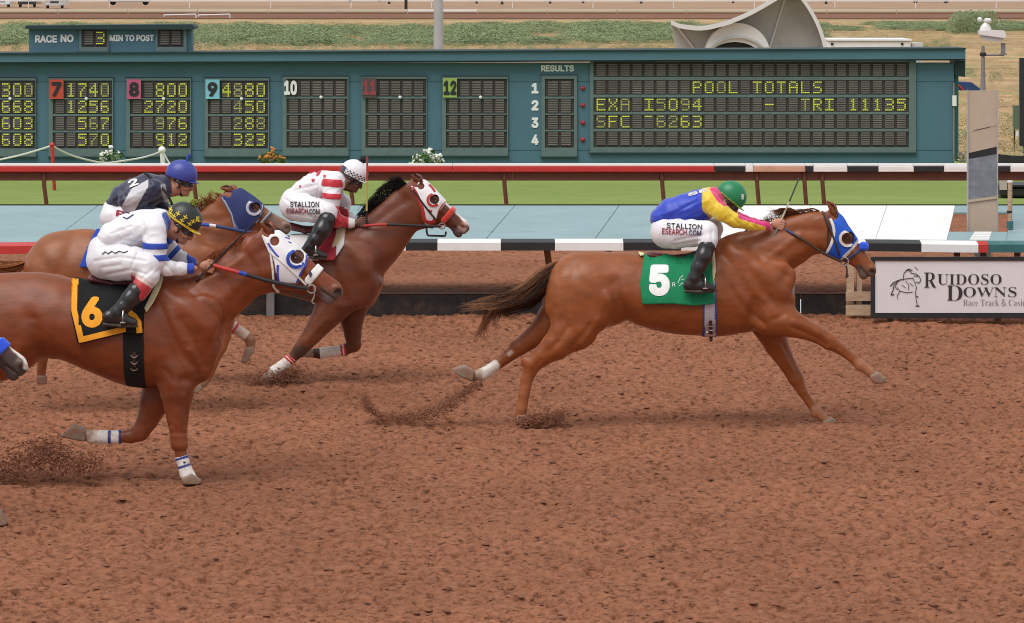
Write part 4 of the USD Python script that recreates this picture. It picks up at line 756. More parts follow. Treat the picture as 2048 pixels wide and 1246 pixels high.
def wave_hair(s, name, roots, tips, ctrl, n, wid, ml, spread, seed, sag=0.0, dyw=0.03, wav=3.2):
    # locks of hair from a root line towards a tip curve, as fine strands
    r = np.random.default_rng(seed); st, ws = [], []; nl = max(6, n // 16); LA, LJ, LP, LF = r.random(nl), r.normal(0, 1, (nl, 6)), r.random(nl) * 6, r.uniform(.8, 1.8, nl)
    for i in range(n):
        w_ = i % nl; a = np.clip(LA[w_] + r.normal(0, .05), 0, 1); j = LJ[w_] + r.normal(0, .32, 6); rt = np.array([np.interp(a, np.linspace(0, 1, len(roots)), [p[k] for p in roots]) for k in (0, 1)])
        b = np.clip(a + LJ[w_, 5] * .12 + r.normal(0, .03), 0, 1); tp = np.array([np.interp(b, np.linspace(0, 1, len(tips)), [p[k] for p in tips]) for k in (0, 1)]) + j[:2] * spread
        cs = [np.array([np.interp(b, np.linspace(0, 1, len(c)), [p[k] for p in c]) for k in (0, 1)]) + j[2:4] * spread * .45 for c in ctrl]
        L = 0.55 + 0.45 * r.random() ** .6; px = spline(np.array([rt] + cs + [tp]), 14)[: max(5, int(14 * L))]; ph, fr = LP[w_] + r.normal(0, .25), LF[w_]
        dy0 = LJ[w_, 4] * dyw + r.normal(0, dyw * .3); pts = []
        for k, p in enumerate(px):
            t = k / 13; pts.append(P(p[0], p[1] + sag * t * t + wav * t * math.sin(ph + fr * 6 * t), s.Y + dy0 * (0.4 + t)))
        w = wid * (1 - 0.75 * np.linspace(0, 1, len(pts))) * r.uniform(.6, 1.3); st.append(np.array(pts)); ws.append(w)
    path = numbered(f'{s.root}/{name}'); curves(path, st, ws, ml, s.root)

HOOF = mat('hoof_horn', (0.22, 0.165, 0.12), rough=0.6, var=0.25, vscale=25.0, dirt=((0.24, 0.1, 0.06), 0.4, 0.65), dscale=18.0)
WRAPC = mat('leg_wrap_tape', (0.7, 0.7, 0.7), rough=0.75, attr=True, var=0.12, vscale=30.0, dirt=((0.36, 0.17, 0.10), 0.52, 0.80), dscale=16.0)
def wrap(s, fl, line, r, stripes, base, off=0.006, dy=-0.13, extra=None):
    # leg wrap along line (pixels), stripes: (distance along px, half width px, colour)
    g = LineString(line).buffer(r, cap_style=2); L0 = np.array(line[0], float); d = np.array(line[-1], float) - L0; d /= np.linalg.norm(d)
    m = cover(fl, list(g.exterior.coords)[:-1], off, 0.0055, s.Y + dy, rnd=0.003); u, v = PX(m.vertices); a = (u - L0[0]) * d[0] + (v - L0[1]) * d[1]; c = np.tile(np.array(base, float), (len(u), 1))
    for p, w, cc in stripes: c[np.abs(a - p) < w] = cc
    if extra: c = extra(u, v, a, c)
    part(s.root, 'leg_wrap', m, WRAPC, smooth=True, col=c)
WHITE, BLUE, NAVY, RED = (.74, .74, .74), (.02, .055, .42), (.02, .03, .10), (.50, .03, .03)

# ---- the leader: chestnut with the blue hood
h5 = Horse(30.0, (1663, 437), (1750, 543), 'chestnut horse stretched out alone in front, wearing a blue hood and green number 5 cloth', (1340, 850), nsc=1.0, coat=(0.222, 0.061, 0.0160))
s = h5
s.torso((1100, 580), (1580, 580), [(1096, 590), (1104, 548), (1137, 514), (1170, 506), (1201, 503), (1259, 505), (1291, 511), (1350, 513), (1400, 506), (1440, 483), (1480, 474), (1530, 485), (1572, 545), (1582, 575)],
        [(1096, 625), (1120, 648), (1160, 656), (1220, 652), (1255, 646), (1307, 659), (1350, 667), (1393, 670), (1434, 672), (1480, 667), (1509, 661), (1545, 645), (1572, 612), (1582, 590)],
        [(0, .12), (.08, .22), (.2, .27), (.34, .255), (.5, .29), (.65, .285), (.78, .25), (.9, .2), (1.0, .1)])
s.mass((1165, 575), 72, 70, .26, 0, k=.05)
s.both((1152, 605), 60, 54, .09, .14, 60, k=.09)
s.both((1520, 575), 46, 78, .07, .17, -62)          # shoulder blade
s.both((1548, 615), 42, 38, .07, .12, 0, k=.08)
s.neck((1500, 565), (1655, 452), [(1425, 492), (1445, 480), (1471, 466), (1509, 459), (1545, 445), (1567, 435), (1596, 427), (1624, 423), (1650, 425), (1668, 432)],
       [(1560, 622), (1579, 596), (1576, 568), (1578, 548), (1604, 528), (1624, 514), (1645, 508), (1660, 508)], [(0, .19), (.25, .15), (.5, .115), (.75, .092), (1.0, .085), (1.2, .08)])
s.build_head([((1653, 401), -1, (-.02, .08)), ((1662, 403), 1, (-.02, .08))])
s.muzzle((.085, .07, .062))
nh = s.leg([(1165, 615, 62, -.14), (1150, 655, 46, -.16), (1112, 691, 29), (1085, 711, 20.5), (1064, 729, 17.5), (1054, 757, 12.5), (1048, 790, 10.8), (1043, 818, 11), (1041, 832, 11)], -.16, hoof=[(1033, 830), (1053, 828), (1060, 846), (1032, 846)], joints=[(1052, 722, 11)])
fh = s.leg([(1140, 610, 55, .13), (1112, 640, 40, .14), (1070, 672, 22), (1040, 694, 16.5), (1012, 716, 11.5), (982, 738, 11), (966, 748, 12.5), (946, 752, 10)], .15, hoof=[(950, 742), (928, 729), (902, 738), (922, 753), (946, 763)], joints=[(1030, 692, 11)])
nf = s.leg([(1540, 632, 40, -.13), (1585, 648, 26), (1628, 666, 17.5), (1660, 684, 15.5), (1680, 698, 10.5), (1703, 715, 9), (1722, 730, 11), (1742, 747, 9)], -.14, hoof=[(1738, 751), (1755, 742), (1772, 758), (1763, 767), (1745, 766)], joints=[(1655, 688, 10), (1718, 733, 7)])
ff = s.leg([(1535, 645, 36, .12), (1553, 690, 24), (1575, 728, 17), (1592, 757, 15), (1604, 782, 10), (1620, 806, 8.5), (1632, 823, 10.5), (1650, 839, 9)], .13, hoof=[(1643, 842), (1663, 833), (1681, 850), (1677, 855), (1650, 855)], joints=[(1586, 760, 9), (1628, 828, 7)])
s.lines += [([(1440, 500), (1470, 545), (1505, 600), (1520, 640)], 13, -.012), ([(1462, 492), (1500, 520), (1545, 560), (1572, 596)], 16, .013), ([(1640, 502), (1606, 516), (1580, 536), (1566, 560)], 8, -.008),
            ([(1480, 490), (1540, 470), (1600, 458), (1640, 462)], 10, -.007), ([(1500, 545), (1540, 600), (1560, 622)], 10, -.007), ([(1255, 640), (1238, 610), (1222, 570)], 14, -.014), ([(1170, 660), (1200, 630), (1215, 600)], 16, .010),
            ([(1120, 530), (1105, 580), (1108, 640)], 16, .006), ([(1150, 540), (1180, 580), (1190, 620)], 14, -.006), ([(1585, 655), (1630, 675), (1652, 690)], 5, -.008), ([(1590, 640), (1640, 664)], 5, .005), ([(1558, 690), (1585, 740)], 5, .006), ([(1100, 700), (1120, 680), (1135, 655)], 7, -.008),
            ([(1080, 720), (1068, 740)], 5, -.005), ([(1500, 655), (1440, 662), (1330, 655), (1260, 640)], 12, .004)]
s.lines += [([(1448, 548), (1470, 590), (1500, 628), (1528, 650)], 7, -.008), ([(1500, 500), (1535, 530), (1578, 552)], 7, -.006), ([(1232, 560), (1240, 600), (1256, 640)], 9, -.007), ([(1215, 585), (1222, 615), (1205, 655)], 8, .007), ([(1152, 525), (1140, 570), (1128, 640)], 9, -.004), ([(1195, 640), (1165, 688)], 7, .006), ([(1180, 650), (1140, 700)], 6, -.006), ([(1600, 470), (1560, 500), (1530, 520)], 7, .006), ([(1545, 640), (1575, 625), (1600, 640)], 6, -.006), ([(1530, 600), (1555, 628)], 7, .007), ([(1470, 475), (1520, 500), (1560, 515)], 8, -.005), ([(1110, 560), (1120, 620), (1112, 660)], 8, .005), ([(1480, 660), (1500, 640), (1510, 600)], 8, -.006), ([(1566, 690), (1596, 748)], 4, -.004), ([(1640, 668), (1662, 678)], 4, .004), ([(1676, 694), (1706, 718)], 3, -.003), ([(1610, 790), (1626, 814)], 3, -.003)]
for i in range(7): s.lines.append(([(1440 - 24 * i, 545 + 2 * i), (1428 - 24 * i, 600 + i), (1436 - 24 * i, 655)], 6, -.0011))
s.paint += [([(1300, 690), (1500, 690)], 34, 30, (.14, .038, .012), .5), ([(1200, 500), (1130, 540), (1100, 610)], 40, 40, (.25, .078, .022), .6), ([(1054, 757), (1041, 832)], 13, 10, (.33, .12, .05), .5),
            ([(985, 735), (966, 748)], 15, 4, (.72, .68, .62), .9), ([(1022, 704), (1018, 708)], 4, 3, (.6, .52, .45), .6), ([(950, 750), (905, 740)], 16, 8, (.30, .17, .1), .8), ([(1722, 730), (1742, 747)], 15, 8, (.36, .17, .09), .6), ([(1632, 823), (1650, 839)], 14, 8, (.36, .17, .09), .6)]
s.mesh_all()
def blue_hood(u, v, m):
    return np.tile(np.array((.018, .10, .55)), (len(u), 1))
hood5 = [(1657, 430), (1672, 424), (1683, 423), (1690, 435), (1699, 452), (1712, 470), (1719, 480), (1712, 494), (1687, 517), (1668, 518), (1648, 510), (1662, 482), (1666, 468)]
trims(s, s.over('hood', hood5, .009, HOOD, h=.006, col=blue_hood, holes=[(1696, 477, 13.5), (1668, 432, 9)]), [([(1660, 437), (1668, 464), (1665, 480), (1652, 507)], 5.5, STRAP_WHITE), ([(1717, 480), (1708, 493), (1686, 515)], 5.5, STRAP_WHITE)])
d5 = depth_of(s.m)
cup = lambda c, r, a0, a1, w: stroke([(c[0] + r * math.cos(math.radians(a)), c[1] + r * math.sin(math.radians(a))) for a in np.linspace(a0, a1, 22)], w)
hd5 = lambda u, v: np.full(np.shape(u), s.Y - .098) if False else d5(u, v)
part(s.root, 'blinker_cup', decal(cup((1695, 477), 14.5, 60, 275, 5.5), d5, .034, 4), STRAP_WHITE, smooth=40)
s.strap('cheek_strap', [(1647, 424), (1662, 462), (1672, 490), (1680, 512)], 4.5, .016, STRAP_BROWN)
s.strap('throat_strap', [(1648, 425), (1656, 455), (1656, 490), (1648, 512)], 3.5, .009, STRAP_BROWN)
s.strap('noseband', [(1690, 524), (1712, 508), (1733, 490)], 6, .012, STRAP_NAVY)
part(s.root, 'pompom', trimesh.Trimesh(*(lambda b: (b.vertices + b.vertex_normals * (.012 * (meshkit.noise(b.vertices * 60) - .5))[:, None], b.faces))(ball(s.pt((1728, 493), -.02), .04, 4)), process=False), FUR_BLUE, smooth=True)
s.ring((1689, 523), 8, -.075); s.ring((1689, 523), 8, .075)
s.rein([(1566, 456), (1610, 482), (1650, 508), (1684, 523)], [(0, .2, STRAP_NAVY), (.2, 1, STRAP_BROWN)], [-.05, -.125, -.11, -.08], 5.5)
s.rein([(1566, 452), (1600, 466), (1650, 500), (1686, 521)], [(0, 1, STRAP_BROWN)], [.05, .125, .11, .08], 5)
part(s.root, 'bit_shank', tube(spline([s.pt(p, -.07) for p in ((1690, 526), (1694, 545), (1692, 556), (1697, 550))], 10), 1.8 / s.S, 6), STRAP_BROWN, smooth=40)
HAIR5 = hair_mat('chestnut_tail_hair', (.125, .046, .019)); HAIR5D = hair_mat('dark_tail_hair', (.034, .015, .009)); HAIR5L = hair_mat('pale_tail_hair', (.26, .125, .065))
T0 = [(1136, 512), (1128, 520)]
wave_hair(s, 'tail', T0, [(940, 625), (968, 660), (1010, 650), (1070, 640)], [[(1095, 540), (1100, 560)], [(1040, 578), (1062, 608)], [(985, 595), (1010, 625)]], 760, .005, HAIR5D, 9, 3, dyw=.05)
wave_hair(s, 'tail', T0, [(962, 712), (956, 700), (985, 672)], [[(1090, 545), (1098, 560)], [(1030, 585), (1046, 605)], [(978, 612), (992, 628)]], 420, .0045, HAIR5, 9, 4, dyw=.045)
wave_hair(s, 'tail', T0, [(885, 634), (925, 625), (950, 615)], [[(1092, 542), (1098, 560)], [(1030, 586), (1044, 600)], [(965, 605), (985, 618)]], 260, .004, HAIR5L, 12, 5, dyw=.05)
wave_hair(s, 'mane', [(1490, 463), (1560, 437), (1640, 422)], [(1500, 470), (1535, 425), (1600, 432)], [[(1488, 462), (1552, 424), (1625, 420)]], 260, .004, HAIR5, 4, 6, dyw=.02)
wave_hair(s, 'mane', [(1560, 437), (1600, 427)], [(1530, 426), (1545, 438), (1560, 440)], [[(1570, 420), (1585, 420)], [(1548, 420), (1565, 424)]], 160, .004, HAIR5, 5, 7, dyw=.02)

# ---- number 6: chestnut with the white hood
h6 = Horse(26.6, (536, 477), (684, 582), 'chestnut horse in a white blinker hood carrying the black and orange number 6 cloth', (200, 960), coat=(0.185, 0.044, 0.0135))
s = h6
s.torso((-190, 650), (440, 650), [(-196, 640), (-185, 600), (-160, 572), (-110, 553), (-50, 547), (0, 546), (64, 544), (112, 549), (144, 557), (200, 568), (260, 570), (300, 563), (327, 553), (380, 556), (425, 610), (442, 650)],
        [(-196, 680), (-150, 730), (-90, 755), (0, 762), (50, 742), (85, 724), (115, 718), (148, 729), (203, 751), (255, 769), (288, 773), (330, 773), (370, 762), (410, 738), (442, 690)],
        [(0, .12), (.1, .24), (.25, .27), (.42, .26), (.6, .29), (.75, .285), (.85, .25), (.94, .2), (1.0, .12)])
s.mass((-60, 640), 92, 84, .27, 0); s.both((-40, 690), 74, 62, .09, .14, 60, k=.09)
s.both((360, 655), 52, 92, .07, .17, -62); s.both((385, 722), 46, 46, .07, .11, k=.08)
s.neck((345, 645), (535, 500), [(300, 565), (324, 555), (385, 543), (433, 518), (465, 491), (482, 474), (513, 467), (535, 468), (556, 478)],
       [(402, 766), (421, 746), (428, 722), (438, 685), (455, 655), (483, 626), (515, 597), (535, 590), (550, 585)], [(0, .19), (.25, .155), (.5, .12), (.75, .096), (1.0, .088), (1.2, .08)])
s.build_head([((523, 446), -1, (-.02, .075)), ((540, 444), 1, (.0, .08))])
s.muzzle((.08, .065, .062))
s.leg([(-60, 660, 80, -.15), (-70, 735, 48), (-110, 785, 30), (-150, 815, 20), (-160, 870, 13), (-165, 930, 12)], -.16, hoof=[(-176, 925), (-152, 925), (-145, 950), (-178, 950)])
s.leg([(-60, 660, 80, .15), (-110, 735, 44), (-180, 790, 28), (-220, 815, 18), (-270, 850, 12), (-300, 870, 12)], .16, hoof=[(-300, 860), (-330, 850), (-350, 872), (-310, 885)])
n6 = s.leg([(352, 742, 46, -.13), (354, 785, 33), (355, 835, 22), (357, 868, 17.5), (359, 890, 16.5), (363, 912, 11.5), (370, 936, 11), (374, 948, 12), (384, 957, 10)], -.13, hoof=[(364, 955), (384, 945), (402, 961), (400, 968), (367, 968)], joints=[(352, 888, 9)])
f6 = s.leg([(335, 755, 42, .12), (312, 800, 32), (296, 838, 22), (281, 864, 18), (262, 872, 14), (235, 874, 11.5), (200, 874, 12), (184, 874, 13), (166, 866, 10)], .12, hoof=[(172, 858), (148, 847), (121, 873), (150, 879), (172, 883)], joints=[(274, 871, 11)])
s.lines += [([(300, 600), (325, 660), (352, 720), (372, 756)], 14, -.012), ([(330, 580), (375, 615), (415, 660), (432, 700)], 16, .013), ([(545, 580), (500, 600), (460, 640), (436, 680)], 9, -.007), ([(350, 580), (420, 545), (480, 510), (530, 500)], 11, -.008),
            ([(360, 640), (392, 690), (405, 730)], 8, -.007), ([(85, 722), (78, 690), (60, 640)], 15, -.014), ([(20, 730), (50, 690), (60, 650)], 16, .008), ([(288, 775), (250, 768), (150, 724)], 10, .004), ([(352, 760), (356, 830)], 6, .006), ([(338, 780), (342, 850)], 5, -.006), ([(378, 790), (368, 850)], 5, -.004),
            ([(338, 866), (376, 867)], 4, -.004), ([(344, 904), (378, 902)], 4, -.004), ([(350, 898), (362, 935)], 3, -.004), ([(346, 800), (350, 860)], 4, -.004), ([(300, 850), (286, 848)], 4, -.003), ([(430, 540), (470, 520), (510, 500)], 9, .008), ([(440, 600), (500, 550), (540, 540)], 12, .006), ([(560, 545), (585, 575)], 8, .004)]
s.lines += [([(322, 612), (345, 670), (372, 718), (398, 745)], 8, -.008), ([(370, 575), (410, 610), (440, 640)], 8, -.006), ([(70, 640), (82, 690), (92, 722)], 10, -.007), ([(40, 690), (30, 740)], 9, .006), ([(400, 560), (440, 548), (480, 520)], 8, .006), ([(380, 700), (400, 725), (410, 755)], 8, .006), ([(330, 740), (348, 760), (380, 762)], 7, -.006), ([(296, 640), (312, 700), (318, 760)], 9, -.006), ([(366, 790), (364, 850)], 4, .004), ([(346, 790), (350, 850)], 4, .004), ([(300, 800), (288, 846)], 4, .004), ([(450, 560), (470, 590), (460, 630)], 8, -.005), ([(500, 500), (520, 530), (530, 560)], 8, .005)]
for i in range(6): s.lines.append(([(270 - 30 * i, 620 + i), (256 - 30 * i, 690), (268 - 30 * i, 745)], 7, -.0012))
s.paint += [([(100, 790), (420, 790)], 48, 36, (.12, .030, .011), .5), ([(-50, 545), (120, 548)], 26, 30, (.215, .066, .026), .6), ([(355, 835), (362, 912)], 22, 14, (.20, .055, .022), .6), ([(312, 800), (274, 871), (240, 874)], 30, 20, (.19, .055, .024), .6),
            ([(372, 945), (392, 960)], 17, 5, (.72, .58, .50), .9), ([(205, 874), (184, 874)], 17, 6, (.66, .58, .50), .85), ([(172, 866), (160, 864)], 14, 8, (.25, .14, .09), .8), ([(466, 482), (512, 466)], 9, 10, (.2, .05, .018), .5)]
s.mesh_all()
hood6 = [(524, 471), (536, 476), (543, 464), (556, 461), (572, 467), (590, 481), (610, 500), (616, 510), (613, 530), (603, 548), (596, 568), (556, 566), (552, 545), (549, 525), (540, 500)]
def white_hood(u, v, m):
    return np.tile(np.array((.74, .735, .76)), (len(u), 1))
trims(s, s.over('hood', hood6, .009, HOOD, h=.006, col=white_hood, holes=[(594, 515, 13), (549, 483, 9)]), [([(614, 509), (611, 530), (601, 548), (594, 566)], 4.5, VIOLET), ([(536, 486), (545, 500), (557, 514)], 4, VIOLET), ([(556, 530), (555, 548), (557, 564)], 5, VIOLET), ([(570, 474), (580, 478)], 2, VIOLET), ([(577, 483), (583, 486)], 2, VIOLET)])
d6 = depth_of(s.m)
part(s.root, 'blinker_cup', decal(cup((592, 518), 16.5, 35, 250, 6.5), d6, .038, 4), STRAP_BLUE, smooth=40)
s.strap('cheek_strap', [(524, 470), (540, 505), (560, 520), (590, 548), (612, 572)], 4.2, .017, STRAP_WHITE)
s.strap('throat_strap', [(541, 506), (546, 540), (547, 575), (556, 588)], 4.6, .011, STRAP_WHITE)
s.over('noseband', list(stroke([(617, 562), (641, 533)], 17).exterior.coords)[:-1], .016, FUR_WHITE, h=.006, rnd=.012)
part(s.root, 'noseband_mark', decal(union_all([Polygon([(621, 541), (625, 548), (621, 555), (617, 548)]), Polygon([(633, 528), (637, 534), (633, 540), (629, 534)])]), lambda u, v: d6(u, v) - .015, .004, 4), STRAP_NAVY)
s.ring((623, 578), 8, -.08, 1.8); s.ring((623, 578), 8, .08, 1.8)
part(s.root, 'bit_shank', tube(spline([s.pt(p, -.07) for p in ((628, 572), (629, 590), (624, 603), (630, 608))], 10), 1.5 / s.S, 6), STEEL, smooth=40)
s.rein([(428, 531), (460, 540), (482, 546), (550, 565), (615, 577)], [(0, .285, STRAP_RED), (.285, .36, STRAP_BLUE), (.36, 1, STRAP_BLACK)], [-.11, -.16, -.165, -.15, -.09], 8.5)
s.rein([(420, 526), (470, 530), (550, 555), (618, 574)], [(0, 1, STRAP_BLACK)], [.08, .15, .13, .085], 7)
part(s.root, 'curb_strap', tube(spline([s.pt(p, -.06) for p in ((582, 585), (600, 594), (622, 588))], 10), 2.2 / s.S, 6), STRAP_BROWN, smooth=40)
HAIR6 = hair_mat('red_mane_hair', (.20, .052, .018))
wave_hair(s, 'mane', [(400, 535), (450, 504), (482, 474), (525, 466)], [(412, 548), (446, 520), (470, 512), (505, 497)], [[(402, 532), (446, 500), (476, 476), (515, 462)], [(404, 540), (446, 508), (470, 492), (508, 478)]], 420, .004, HAIR6, 4, 8, dyw=.05)
n6w = [((.0), 3)]
wrap(s, n6, [(363.5, 912), (371, 940), (377, 957)], 16, [(4, 2.6, (.03, .05, .25)), (21, 2.6, (.03, .05, .25))], (.74, .73, .72), .006, -.13, lambda u, v, a, c: (c.__setitem__(np.hypot(u - 369, v - 925) < 3, (.03, .03, .06)), c)[1])
wrap(s, f6, [(243, 873), (216, 874), (196, 874)], 17, [(3, 3, (.03, .05, .25)), (24, 3, (.03, .05, .25))], (.7, .68, .66), .006, .12)

# ---- third horse: bay with the red and white hood
h3 = Horse(33.1, (833, 371), (937, 455), 'dark bay horse with black mane and red and white hood', (600, 765), coat=(0.135, 0.038, 0.017))
s = h3
s.torso((380, 540), (760, 540), [(372, 540), (385, 490), (430, 470), (480, 463), (530, 466), (590, 472), (640, 470), (692, 455), (730, 462), (755, 520), (764, 560)], [(372, 560), (400, 590), (440, 582), (480, 575), (560, 588), (610, 600), (650, 613), (700, 619), (734, 612), (755, 592), (764, 570)],
        [(0, .14), (.12, .24), (.3, .26), (.55, .29), (.75, .28), (.88, .23), (.96, .18), (1.0, .12)])
s.mass((425, 530), 55, 55, .26); s.both((690, 530), 40, 68, .07, .16, -64); s.both((715, 585), 34, 30, .08, .12)
s.neck((700, 520), (830, 395), [(680, 458), (700, 450), (735, 428), (767, 400), (796, 376), (815, 368), (835, 366), (848, 370)], [(742, 612), (756, 588), (760, 567), (772, 546), (797, 517), (817, 488), (832, 464), (852, 458), (866, 458)], [(0, .19), (.25, .15), (.5, .115), (.75, .09), (1.0, .085), (1.2, .08)])
s.build_head([((823, 350), -1, (.0, .08)), ((833, 348), 1, (.02, .09))])
s.muzzle((.05, .035, .033))
n3 = s.leg([(685, 590, 42, -.13), (655, 628, 29), (625, 668, 20), (600, 699, 14.5), (584, 716, 10), (563, 733, 9.5), (549, 743, 10.5), (537, 757, 9)], -.13, hoof=[(545, 755), (530, 746), (515, 765), (535, 772)], joints=[(596, 697, 8)])
f3 = s.leg([(708, 600, 34, .12), (704, 640, 23), (706, 670, 17), (708, 690, 14), (690, 700, 10.5), (660, 704, 9), (640, 707, 10.5), (624, 706, 9)], .12, hoof=[(628, 698), (608, 696), (596, 706), (612, 714), (628, 714)], joints=[(714, 688, 8)])
s.leg([(420, 560, 52, -.14), (415, 600, 32), (400, 640, 22), (380, 665, 15), (372, 700, 10), (368, 740, 9)], -.15, hoof=[(360, 738), (378, 738), (382, 756), (360, 756)])
s.leg([(420, 560, 52, .14), (395, 600, 32), (360, 640, 20), (335, 660, 14), (300, 690, 9), (280, 705, 9)], .15, hoof=[(280, 698), (262, 690), (250, 704), (275, 714)])
s.lines += [([(640, 490), (668, 540), (690, 600)], 11, -.012), ([(690, 480), (725, 520), (748, 570)], 12, .011), ([(700, 520), (715, 560), (725, 600)], 9, -.007), ([(855, 462), (825, 480), (790, 520), (765, 550)], 7, -.006), ([(720, 470), (770, 430), (815, 400)], 9, -.007), ([(664, 560), (680, 610)], 8, .006), ([(650, 640), (615, 680)], 5, .005)]
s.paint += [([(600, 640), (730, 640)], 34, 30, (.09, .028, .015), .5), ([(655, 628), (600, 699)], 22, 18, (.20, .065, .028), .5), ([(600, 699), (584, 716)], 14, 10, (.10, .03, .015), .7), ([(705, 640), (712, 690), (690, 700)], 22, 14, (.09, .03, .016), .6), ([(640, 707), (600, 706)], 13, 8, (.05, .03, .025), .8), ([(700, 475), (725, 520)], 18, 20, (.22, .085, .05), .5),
            ([s.q(.48, .10), s.q(.7, .085), s.q(.97, .06)], 6.0, 3, (.74, .70, .68), .95), ([s.q(.93, .02), s.q(.97, -.02), s.q(.97, -.09), s.q(.9, -.1)], 4.5, 3, (.55, .36, .33), .75), ([(549, 743), (540, 750)], 14, 6, (.5, .42, .36), .7)]
s.mesh_all()
hood3 = [(821, 371), (834, 376), (836, 362), (850, 360), (860, 366), (875, 384), (892, 402), (886, 414), (876, 426), (872, 440), (868, 448), (852, 451), (845, 440), (842, 415), (835, 398), (828, 386)]
def red_hood(u, v, m):
    return np.tile(np.array((.74, .72, .74)), (len(u), 1))
trims(s, s.over('hood', hood3, .009, HOOD, h=.006, col=red_hood, holes=[(869, 399, 9.5), (842, 373, 6.5)]), [([(824, 374), (836, 395), (845, 420), (850, 442), (864, 446), (871, 438)], 7.5, STRAP_RED), ([(858, 369), (865, 376), (870, 384)], 4.5, STRAP_RED), ([(890, 404), (882, 414), (876, 426)], 2.5, STRAP_RED), ([(857, 421), (864, 423)], 5, STRAP_RED)])
d3 = depth_of(s.m)
part(s.root, 'blinker_cup', decal(cup((867, 400), 11.5, 55, 260, 5), d3, .038, 4), STRAP_RED, smooth=40)
s.strap('cheek_strap', [(826, 378), (838, 396), (856, 420), (872, 440)], 4.0, .017, STRAP_BLACK)
s.over('noseband', list(stroke([(887, 442), (907, 419)], 11).exterior.coords)[:-1], .018, FUR_RED, h=.006, rnd=.012)
s.over('noseband', list(stroke([(876, 452), (895, 466)], 6).exterior.coords)[:-1], .010, FUR_RED, h=.006, rnd=.006)
s.ring((884, 452), 6, -.075, 1.3); s.ring((884, 452), 6, .075, 1.3)
part(s.root, 'curb_chain', tube(spline([s.pt(p, -.06) for p in ((853, 455), (856, 471), (890, 472), (892, 463))], 14), 2.0 / s.S, 6), STRAP_BLACK, smooth=40)
s.rein([(728, 452), (776, 449), (830, 451), (880, 453)], [(0, .33, STRAP_RED), (.33, 1, STRAP_BLACK)], [-.1, -.16, -.13, -.085], 5.5)
s.rein([(728, 446), (776, 440), (840, 446), (880, 451)], [(0, 1, STRAP_BLACK)], [.08, .15, .13, .085], 5)
HAIR3 = hair_mat('black_mane_hair', (.012, .010, .010))
wave_hair(s, 'mane', [(728, 436), (767, 403), (815, 370)], [(712, 440), (738, 408), (762, 378), (780, 364)], [[(726, 426), (756, 386), (796, 354)], [(716, 430), (746, 394), (778, 358)]], 620, .0048, HAIR3, 4.5, 10, dyw=.03)
wrap(s, n3, [(580, 711), (564, 730), (548, 745)], 15, [(3, 2, RED), (9, 2, RED)], (.66, .62, .58), .006, -.13)
wrap(s, f3, [(692, 700), (668, 704), (640, 707)], 14, [(2, 2, RED), (9, 2, RED)], (.66, .62, .58), .006, .12)

# ---- second horse: light chestnut with the navy hood
h2 = Horse(31.0, (464, 390), (580, 454), 'pale chestnut horse in a dark navy hood, half hidden by the horse before it', (250, 800), coat=(0.215, 0.066, 0.022))
s = h2
s.torso((48, 560), (440, 560), [(46, 560), (50, 528), (70, 492), (105, 467), (140, 460), (177, 458), (230, 468), (290, 470), (340, 458), (390, 448), (425, 500), (442, 550)], [(46, 585), (80, 620), (130, 622), (200, 610), (260, 628), (320, 645), (370, 645), (410, 625), (442, 580)], [(0, .12), (.1, .23), (.25, .27), (.5, .29), (.75, .28), (.88, .23), (.96, .18), (1.0, .12)])
s.mass((115, 535), 64, 66, .27); s.both((370, 540), 42, 74, .07, .16, -64)
s.neck((370, 530), (465, 410), [(330, 462), (360, 448), (395, 424), (418, 408), (440, 393), (458, 384), (475, 380)], [(438, 600), (455, 570), (470, 538), (488, 505), (500, 482), (512, 470), (520, 462)], [(0, .19), (.25, .15), (.5, .12), (.75, .095), (1.0, .085), (1.2, .08)])
s.build_head([((440, 375), -1, (-.05, .06)), ((462, 372), 1, (.0, .08))])
s.muzzle((.09, .075, .068))
s.leg([(425, 600, 38, -.12), (445, 640, 24), (447, 672, 15), (440, 695, 13.5), (430, 718, 10), (420, 745, 9), (407, 763, 10), (396, 775, 9)], -.12, hoof=[(402, 768), (392, 766), (386, 784), (396, 786), (406, 776)])
r2 = s.leg([(420, 590, 36, .12), (445, 625, 22), (458, 648, 13.5), (470, 657, 10), (487, 668, 9), (501, 680, 10.5), (501, 694, 9)], .12, hoof=[(490, 695), (508, 692), (508, 704), (492, 727), (482, 724)])
s.leg([(110, 560, 60, -.14), (85, 610, 36), (60, 650, 24), (40, 672, 16), (20, 710, 10), (0, 745, 10)], -.15, hoof=[(-10, 742), (8, 746), (6, 766), (-16, 762)])
s.leg([(110, 560, 60, .14), (110, 615, 34), (100, 655, 22), (90, 680, 15), (85, 720, 10), (82, 750, 9)], .15, hoof=[(74, 750), (92, 750), (94, 768), (74, 768)])
s.lines += [([(400, 440), (440, 440), (470, 430)], 9, -.006), ([(70, 500), (100, 550), (110, 600)], 14, -.007), ([(150, 480), (120, 540)], 16, -.006), ([(500, 470), (470, 490), (450, 540)], 8, -.006)]
s.paint += [([(60, 500), (160, 470)], 30, 30, (.27, .10, .038), .5), ([(447, 672), (420, 745)], 15, 10, (.27, .10, .045), .6), ([(407, 763), (396, 775)], 12, 8, (.28, .17, .11), .8), ([(501, 684), (495, 715)], 16, 8, (.24, .13, .08), .8), ([s.q(.6, .09), s.q(.9, .07)], 5, 6, (.30, .22, .17), .7), ([s.q(.7, -.02), s.q(.95, -.03)], 15, 14, (.2, .15, .12), .6)]
s.mesh_all()
hood2 = [(440, 392), (452, 392), (462, 382), (478, 377), (494, 380), (510, 392), (524, 405), (526, 420), (520, 432), (512, 446), (500, 462), (476, 462), (466, 440), (456, 420)]
